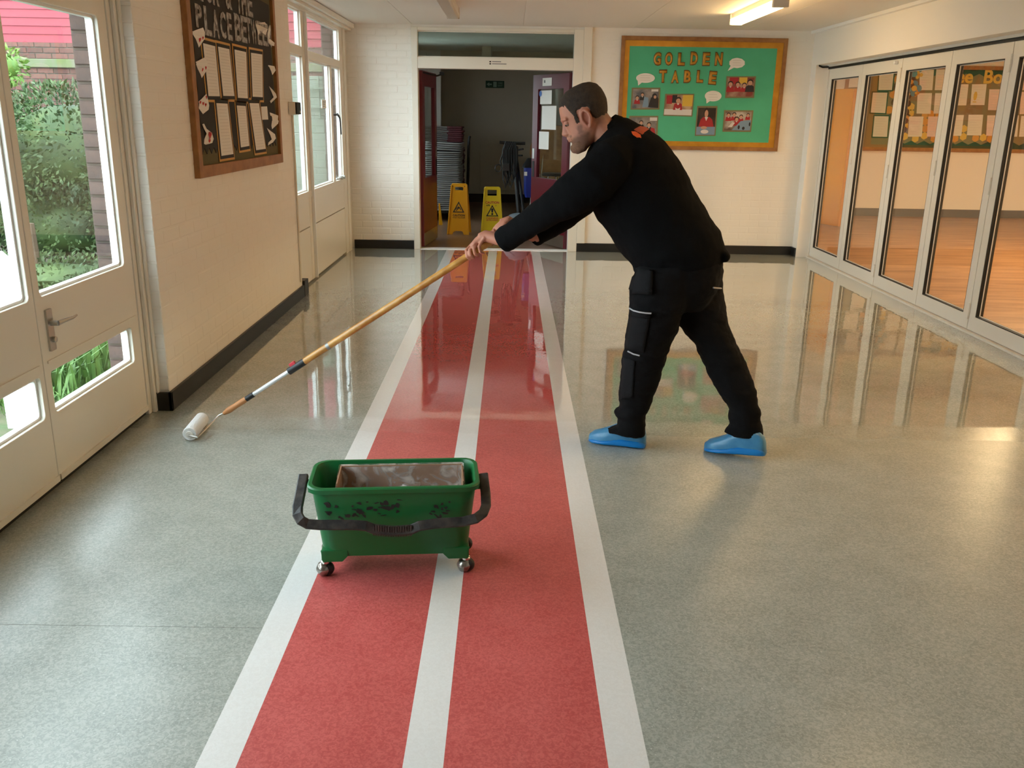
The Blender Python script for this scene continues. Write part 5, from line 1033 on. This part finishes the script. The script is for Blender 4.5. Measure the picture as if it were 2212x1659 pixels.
# ---- hands: a grip frame on the pole (t towards the roller, n above, d towards the camera)
gn = up_; gd = pd.cross(gn); gd = gd if gd.y < 0 else -gd; gt = -pd
def hand(s0, wrist_pts, sd):
    """sd = +1 for the hand on the camera side; palm over the pole, four fingers curled round it, thumb along the other side"""
    o_ = along(s0)
    Q = lambda s, n, d: o_ + gt * s + gn * n + gd * (d * sd)
    body.tube(wrist_pts + [Q(-0.055, 0.036, 0.014), Q(-0.030, 0.038, 0.016)], [0.031, 0.029, 0.0285, 0.027, 0.025][-(len(wrist_pts) + 2):], 14)
    # palm: flattened loft from wrist to knuckles
    body.loft([[Q(s, n, d) + (gn * (h * math.sin(a * PI / 6)) + (gd * sd * 0.8 + gt * 0.35).normalized() * (w * math.cos(a * PI / 6))) for a in range(12)] for s, n, d, w, h in ((-0.060, 0.036, 0.012, 0.026, 0.021), (-0.035, 0.037, 0.012, 0.034, 0.019), (-0.008, 0.036, 0.010, 0.039, 0.016), (0.014, 0.031, 0.008, 0.037, 0.013))])
    for i, L_ in enumerate((0.88, 1.0, 0.96, 0.78)):               # index .. little, knuckles run obliquely across the pole
        s = 0.030 - 0.021 * i; d = -0.014 + 0.0175 * i; r = 0.0088 - 0.0006 * (i == 3)
        k1 = Q(s, 0.031 - 0.002 * i, d); k2 = Q(s + 0.030 * L_, 0.026 - 0.004 * i, d + 0.016 * L_ + 0.004); k3 = Q(s + 0.040 * L_, 0.002 - 0.004 * i, max(0.026, d + 0.014)); k4 = Q(s + 0.034 * L_, -0.022 - 0.002 * i, 0.014)
        body.tube([Q(s - 0.02, 0.034, d), k1, k1.lerp(k2, 0.5), k2, k2.lerp(k3, 0.5), k3, k3.lerp(k4, 0.6), k4], [r * 1.15, r * 1.12, r, r * 1.04, r * 0.95, r * 0.98, r * 0.88, r * 0.7], 10)
    body.tube([Q(-0.045, 0.030, -0.012), Q(-0.022, 0.020, -0.030), Q(0.004, 0.006, -0.032), Q(0.026, -0.008, -0.027), Q(0.036, -0.014, -0.022)], [0.016, 0.0125, 0.0105, 0.0095, 0.007], 10)
wl_ = P3(armL[-1]); wr_ = P3(armR[-1])
hand(1036, [wl_ * 1.0 - (P3(armL[-1]) - P3(armL[-2])) * 0.3, wl_], 1)
hand(1082, [wr_ - (P3(armR[-1]) - P3(armR[-2])) * 0.3, wr_], -1)
M['skin'] = pm('skin', S(194, 132, 104), 0.55, var=(14, S(180, 114, 92), 0.2), bump=(90, 0.1))
me = remesh(body, 0.0038, 4, 0.45); bo = bpy.data.objects.new('body', me); COL.objects.link(bo); fin(bo, 'skin', man, 80)
# ---- hair and beard: shells grown from the head surface
def shell(name, mat, mask, thick):
    bm = bmesh.new(); bm.from_mesh(bo.data); bm.normal_update()
    keep = {}
    for v in bm.verts: keep[v.index] = mask(*Hinv(v.co))
    bm.verts.ensure_lookup_table()
    dele = [f for f in bm.faces if not all(keep[v.index] > 0 for v in f.verts)]
    norms = {v.index: (v.co.copy(), v.normal.copy()) for v in bm.verts if keep[v.index] > 0}
    for v in bm.verts:
        k = keep[v.index]
        if k > 0: v.co = v.co + v.normal * (thick * (-0.5 + 1.5 * min(1, k / 9)) + 0.0006 * noise.noise(v.co * 260))
    bmesh.ops.delete(bm, geom=dele, context='FACES')
    loose = [v for v in bm.verts if not v.link_faces]; bmesh.ops.delete(bm, geom=loose, context='VERTS')
    m2 = bpy.data.meshes.new(name); bm.to_mesh(m2); bm.free(); o = bpy.data.objects.new(name, m2); COL.objects.link(o); fin(o, mat, man, 80)
    so = o.modifiers.new('thick', 'SOLIDIFY'); so.thickness = 0.002; so.offset = -1; return o
def hair_mask(a, b, c):
    if b < -25 or abs(c) > 60 or a < -75: return -1
    if a > 33: hb = 42 - abs(c) * 0.10
    elif a > 24: hb = 18 + (a - 24) * 2.9
    elif a > 13: hb = 17 if a > 22.5 else -4
    elif a > -13: hb = 24 - abs(a) * 0.3
    else: hb = -9 + max(0, (a + 20)) * 1.2
    if -15 < a < 12 and abs(c) > 41: return -1
    return b - hb
def beard_mask(a, b, c):
    if b > -4 or b < -64 or abs(c) > 45 or a < -4: return -1
    if b > -19: return min(18 - a, a + 2, 5) if a < 20 else -1
    if a > 40 and b > -33 and abs(c) < 12: return -1 if -31 < b < -20 else 1.0
    lim = -8 + (-b - 19) * 0.35
    return min(a - lim, -b - 18 - max(0, (a - 18)) * 0.12 + 3)
M['hair'] = pm('short_dark_hair', S(60, 44, 30), 0.8, var=(60, S(40, 29, 21), 0.2), bump=(260, 1.0)); M['beard'] = pm('short_brown_beard', S(146, 102, 76), 0.8, var=(45, S(108, 72, 52), 0.25), bump=(260, 1.0))
def sstep(x, a, b): t = min(1.0, max(0.0, (x - a) / (b - a))); return t * t * (3 - 2 * t)
def pigment(a, b, c):
    """stubble and cropped hair growing through the skin, 0..1"""
    if abs(c) > 47 or b < -66 or a < -75 or a > 66: return 0.0
    n_ = 2.5 * noise.noise(Vector((a, b, c)) * 0.16)
    jaw = sstep(-b + n_, 17 + max(0, a - 14) * 0.10, 30 + max(0, a - 14) * 0.05) * sstep(a + n_, -8 + (-b - 19) * 0.3, 6 + (-b - 19) * 0.3)
    side = sstep(-abs(a - 19) + n_, -9, -3) * sstep(-b, 2, 8) * (1 - sstep(-b, 20, 30)) * (abs(c) > 20)
    tache = sstep(-b + n_ * 0.4, 16.5, 19) * (1 - sstep(-b, 22, 24)) * (a > 38) * (abs(c) < 16)
    lips = (1 - sstep(abs(b + 25), 4.0, 6.0)) * (a > 40) * (abs(c) < 10)
    nape = sstep(-a + n_, 12, 22) * sstep(b + n_, -30, -8)
    return max(0.0, min(1.0, max(jaw * 0.9, side * 0.7, tache * 0.7, nape * 0.85)) - lips * 0.8)
at_ = bo.data.attributes.new('stubble', 'FLOAT', 'POINT')
for v in bo.data.vertices:
    d_ = v.co - EAR
    at_.data[v.index].value = pigment(*Hinv(v.co)) if d_.length < 0.22 else 0.0
nt_ = M['skin'].node_tree; N_, L_2 = nt_.nodes, nt_.links; pb_ = N_['Principled BSDF']; old = pb_.inputs['Base Color'].links[0].from_socket
an = N_.new('ShaderNodeAttribute'); an.attribute_name = 'stubble'; mx_2 = N_.new('ShaderNodeMix'); mx_2.data_type = 'RGBA'; mx_2.inputs[7].default_value = S(84, 56, 40)
mu = N_.new('ShaderNodeMath'); mu.operation = 'MULTIPLY'; mu.inputs[1].default_value = 0.85; L_2.new(an.outputs['Fac'], mu.inputs[0]); L_2.new(mu.outputs[0], mx_2.inputs[0]); L_2.new(old, mx_2.inputs[6]); L_2.new(mx_2.outputs[2], pb_.inputs['Base Color'])
def chin_mask(a, b, c):
    if b > -33 or b < -64 or abs(c) > 26 or a < 16: return -1
    return min(-33 - b, a - 16, 26 - abs(c)) + 1.5 * noise.noise(Vector((a, b, c)) * 0.2)
shell('hair', 'hair', lambda a, b, c: hair_mask(a, b, c) + 2.2 * noise.noise(Vector((a, b, c)) * 0.14), 0.0035); shell('beard', 'beard', chin_mask, 0.006)
M['eye'] = pm('eye_white', S(150, 130, 118), 0.35); M['iris'] = pm('dark_iris', S(40, 30, 26), 0.2)
for s in (-1, 1):
    e = MB().ball(Hd(40.0, 7.5, s * 15.5), HS * 6.0, 10).build('eye', 'eye', man, True); MB().ball(Hd(43.6, 5.2, s * 16.8), HS * 2.9, 8).build('iris', 'iris', e, True)
    MB().ball(Hd(39.9, 9.6, s * 15.6), HS * 6.7, 12).build('eyelid', 'skin', man, True)
    MB().tube([Hd(48.5, 19, s * 5), Hd(48, 20.5, s * 12), Hd(43, 20, s * 21), Hd(38, 17, s * 26)], [HS * 1.0, HS * 1.4, HS * 1.3, HS * 0.7], 8).build('eyebrow', 'hair', man, True)
# ---- jumper
def wrinkle(me, amp, sc, seed=0.0, aniso=(1, 1, 1)):
    me.update(); nrm = [v.normal.copy() for v in me.vertices]
    for v, n_ in zip(me.vertices, nrm):
        q = Vector((v.co.x * aniso[0], v.co.y * aniso[1], v.co.z * aniso[2])) * sc + Vector((seed, seed, seed))
        k = noise.noise(q) + 0.5 * noise.noise(q * 2.3); v.co += n_ * amp * k
M['knit'] = pm('black_jumper_fleece', S(13, 13, 14), 0.95, bump=(300, 0.5), spec=0.12); M['twill'] = pm('black_work_twill', S(17, 16, 17), 0.9, bump=(240, 0.4), spec=0.15); M['twill2'] = pm('charcoal_pocket_cloth', S(26, 25, 26), 0.9, bump=(240, 0.4), spec=0.18); M['reflect'] = pm('grey_reflective_piping', S(176, 174, 176), 0.5)
ju = MB().loft([ring_px(f, b, Y, rb, 32) for f, b, Y, rb in torso])
for arm in (armL, armR): ju.tube([P3(a) for a in arm], [a[3] for a in arm], 20)
tail = [((1540, 540), (1566, 536), 3.97, .10), ((1545, 552), (1574, 549), 3.97, .10), ((1548, 562), (1568, 560), 3.97, .10)]
ju.loft([ring_px(f, b, Y, rb, 12) for f, b, Y, rb in tail])
me = remesh(ju, 0.007, 5, 0.5); wrinkle(me, 0.0065, 7, 1.0, (1, 0.8, 1.3)); wrinkle(me, 0.003, 18, 3.0, (1.5, 1, 0.8)); jo = bpy.data.objects.new('jumper', me); COL.objects.link(jo); fin(jo, 'knit', man, 80)
cc = [P3((x, y, 4.05)) for x, y in ((1283, 300), (1335, 250))]
MB().loft([ring_px((1280, 305), (1345, 252), 4.05, .088, 24), ring_px((1278, 300), (1330, 247), 4.05, .082, 24), ring_px((1284, 299), (1326, 250), 4.05, .076, 24)], False).build('collar', 'knit', jo, 60)
for arm in (armL, armR):
    a, b = P3(arm[-2]), P3(arm[-1]); t = (b - a).normalized(); r = arm[-1][3]
    MB().lathe([(r * 0.96, -0.03), (r * 1.05, -0.022), (r * 1.05, -0.004), (r * 0.99, 0.006), (r * 0.88, 0.006), (r * 0.85, -0.02)], 24, b, t).build('cuff', 'knit', jo, 40)
# printed emblem on the shoulder, laid on the cloth
from mathutils.bvhtree import BVHTree
bm = bmesh.new(); bm.from_mesh(jo.data); bvJ = BVHTree.FromBMesh(bm)
def inside(poly, x, y):
    c = False
    for i in range(len(poly)):
        (x1, y1), (x2, y2) = poly[i], poly[i - 1]
        if (y1 > y) != (y2 > y) and x < (x2 - x1) * (y - y1) / (y2 - y1) + x1: c = not c
    return c
def drape(bv, poly, name, mat, parent, lift=0.004, st=1.0):
    """print laid on the cloth: a fine grid of the outline dropped on to the surface"""
    x0, y0 = min(p[0] for p in poly), min(p[1] for p in poly); nx, ny = int((max(p[0] for p in poly) - x0) / st) + 2, int((max(p[1] for p in poly) - y0) / st) + 2
    mb = MB(); idx = {}
    def vert(i, j):
        if (i, j) not in idx:
            d = ray(x0 + i * st, y0 + j * st).normalized(); h = bv.ray_cast(CAM, d)
            idx[(i, j)] = None if h[0] is None else len(mb.v)
            if h[0] is not None: mb.v.append(h[0] + h[1] * lift * 0.5 - d * lift * 0.5)
        return idx[(i, j)]
    for i in range(nx):
        for j in range(ny):
            if inside(poly, x0 + (i + .5) * st, y0 + (j + .5) * st):
                q = [vert(i, j), vert(i + 1, j), vert(i + 1, j + 1), vert(i, j + 1)]
                if None not in q: mb.f.append(tuple(q))
    o = mb.build(name, mat, parent, 60); so = o.modifiers.new('thick', 'SOLIDIFY'); so.thickness = 0.0008; so.offset = 0; return o
M['emblem'] = pm('orange_print', S(232, 92, 32), 0.6); M['emblem2'] = pm('rust_print', S(172, 70, 34), 0.6)
zs = lambda x, y: (1160 + x * 0.2773, 160 + y * 0.2773)
drape(bvJ, [zs(*p) for p in [(735, 450), (770, 452), (805, 475), (812, 500), (775, 495), (745, 475)]], 'printed_emblem', 'emblem', jo)
drape(bvJ, [zs(*p) for p in [(755, 435), (800, 408), (850, 415), (872, 432), (840, 452), (820, 474), (785, 456)]], 'printed_emblem', 'emblem2', jo)
bm.free()
# ---- trousers
tr_ = MB().loft([ring_px(f, b, Y, rb, 26) for f, b, Y, rb in legL]).loft([ring_px(f, b, Y, rb, 26) for f, b, Y, rb in legR])
tr_.loft([ring_px(f, b, Y, rb, 26) for f, b, Y, rb in (((1378, 540), (1558, 530), 3.98, .15), ((1374, 580), (1560, 570), 3.98, .165), ((1380, 625), (1552, 622), 3.98, .155), ((1410, 668), (1520, 665), 3.97, .10))])
me = remesh(tr_, 0.006, 6, 0.5); wrinkle(me, 0.006, 9, 4.0, (1, 1, 1.8)); wrinkle(me, 0.0035, 20, 2.0, (1, 1, 1.6))
to = bpy.data.objects.new('trousers', me); COL.objects.link(to); fin(to, 'twill', man, 80)
bm = bmesh.new(); bm.from_mesh(to.data); bvT = BVHTree.FromBMesh(bm)
zl = lambda x, y: (1320 + x * 0.241, 560 + y * 0.2411)
def patch(poly, name, mat, lift, thick):
    """cloth patch following the trouser surface, given by its outline in the photograph"""
    x0, x1 = min(p[0] for p in poly), max(p[0] for p in poly); y0, y1 = min(p[1] for p in poly), max(p[1] for p in poly)
    top, bot = [p for p in poly[:2]], [p for p in poly[2:][::-1]]; mb = MB(); n_, m_ = 6, 6; vs = []
    for j in range(m_ + 1):
        for i in range(n_ + 1):
            u, v = i / n_, j / m_; x = (top[0][0] * (1 - u) + top[1][0] * u) * (1 - v) + (bot[0][0] * (1 - u) + bot[1][0] * u) * v; y = (top[0][1] * (1 - u) + top[1][1] * u) * (1 - v) + (bot[0][1] * (1 - u) + bot[1][1] * u) * v
            d = ray(x, y).normalized(); h = bvT.ray_cast(CAM, d); vs.append((h[0] if h[0] is not None else vs[-1] if vs else CAM + d * 3.9) - d * lift)
    mb.add(vs, [(j * (n_ + 1) + i, j * (n_ + 1) + i + 1, (j + 1) * (n_ + 1) + i + 1, (j + 1) * (n_ + 1) + i) for j in range(m_) for i in range(n_)])
    o = mb.build(name, mat, to, 60); so = o.modifiers.new('thick', 'SOLIDIFY'); so.thickness = thick; so.offset = 0; return o
patch([(1372, 582), (1410, 584), (1408, 636), (1358, 634)], 'holster_pocket', 'twill2', 0.012, 0.012)
patch([(1362, 682), (1404, 686), (1390, 762), (1350, 752)], 'thigh_pocket', 'twill2', 0.006, 0.006)
patch([(1359, 668), (1406, 674), (1403, 688), (1357, 684)], 'pocket_flap', 'twill2', 0.010, 0.004)
patch([(1346, 772), (1372, 780), (1366, 860), (1340, 862)], 'knee_pocket', 'twill2', 0.005, 0.004)
def strip(pts, name, mat='reflect', r=0.0035, lift=0.006):
    q = []
    for (x, y) in pts:
        d = ray(x, y).normalized(); h = bvT.ray_cast(CAM, d)
        if h[0] is not None: q.append(h[0] - d * lift)
    if len(q) > 1: MB().tube(q, r, 6).build(name, mat, to, True)
strip([zl(165, 440), zl(200, 460), zl(250, 474), zl(310, 483), zl(360, 486)], 'reflective_strip', lift=0.022)
strip([zl(118, 795), zl(150, 825), zl(200, 850), zl(255, 864)], 'reflective_strip', lift=0.020)
strip([(1541, 621.5), (1550, 622.5), (1558, 623)], 'reflective_strip', lift=0.010)
strip([(1358, 790), (1352, 815), (1349, 860)], 'knee_seam', 'twill2', 0.003, 0.004); strip([(1411, 566), (1410, 600), (1408, 622)], 'pocket_seam', 'twill2', 0.003, 0.004)
bm.free()
# ---- blue overshoes
M['shoe_up'] = pm('sheer_blue_film', S(82, 146, 184), 0.35, var=(20, S(60, 124, 168), 0.2), bump=(30, 0.5)); M['shoe_lo'] = pm('bright_blue_film', S(20, 124, 200), 0.3, bump=(30, 0.4))
def overshoe(heel, toe, lift_h, top_open):
    """loft of cross sections from heel to toe"""
    heel, toe = Vector(heel), Vector(toe); ax_ = toe - heel; L_ = ax_.length; t = ax_.normalized(); sd_ = Vector((-t.y, t.x, 0)).normalized(); up3 = t.cross(sd_); up3 = up3 if up3.z > 0 else -up3
    sec = [(0.0, .022, .060), (0.03, .034, .085), (0.10, .040, .105), (0.25, .043, .110), (0.40, .044, .112), (0.52, .047, .100), (0.65, .051, .078), (0.80, .050, .062), (0.92, .038, .050), (0.985, .018, .034), (1.0, .006, .020)]
    def build(z0f, z1f, infl, crk):
        rings = []
        for k, (u, w, h) in enumerate(sec):
            ring = []; n_ = 36
            for j in range(n_):
                a = 2 * PI * j / n_; ca, sa = math.cos(a), math.sin(a); ww = math.copysign(abs(ca) ** 0.7, ca) * (w + infl); vv = 0.5 + 0.5 * math.copysign(abs(sa) ** 0.6, sa)
                z = (z0f + (z1f - z0f) * vv) * h; c_ = crk * math.sin(j * 3.1 + u * 37) * vv
                ring.append(heel + t * (u * L_) + sd_ * (ww * (1 - 0.25 * vv * (z1f > 0.6)) + c_ * 0.6) + up3 * (z + c_ * 0.5))
            rings.append(ring)
        return MB().loft(rings)
    r = build(0.0, 1.0, 0.0, 0.003).build('overshoe', 'shoe_up', man, 60); build(-0.02, 0.36, 0.0035, 0.0025).build('overshoe_sole', 'shoe_lo', r, 60)
h1_, t1_ = onZ(1394, 972), onZ(1272, 952); h2_, t2_ = onZ(1650, 992), onZ(1541, 972)
hd1 = (t1_ - h1_).normalized()
overshoe((h1_.x + 0.005, h1_.y + 0.03, 0.004), (t1_.x - 0.0, t1_.y + 0.0, 0.004), 0, 0)
hh = Vector((h2_.x + 0.0, h2_.y - 0.02, 0.030)); d2 = Vector((-0.86, 0.44, 0)).normalized()
overshoe(hh, hh + d2 * 0.285 + Vector((0, 0, -0.026)), 0.03, 0)
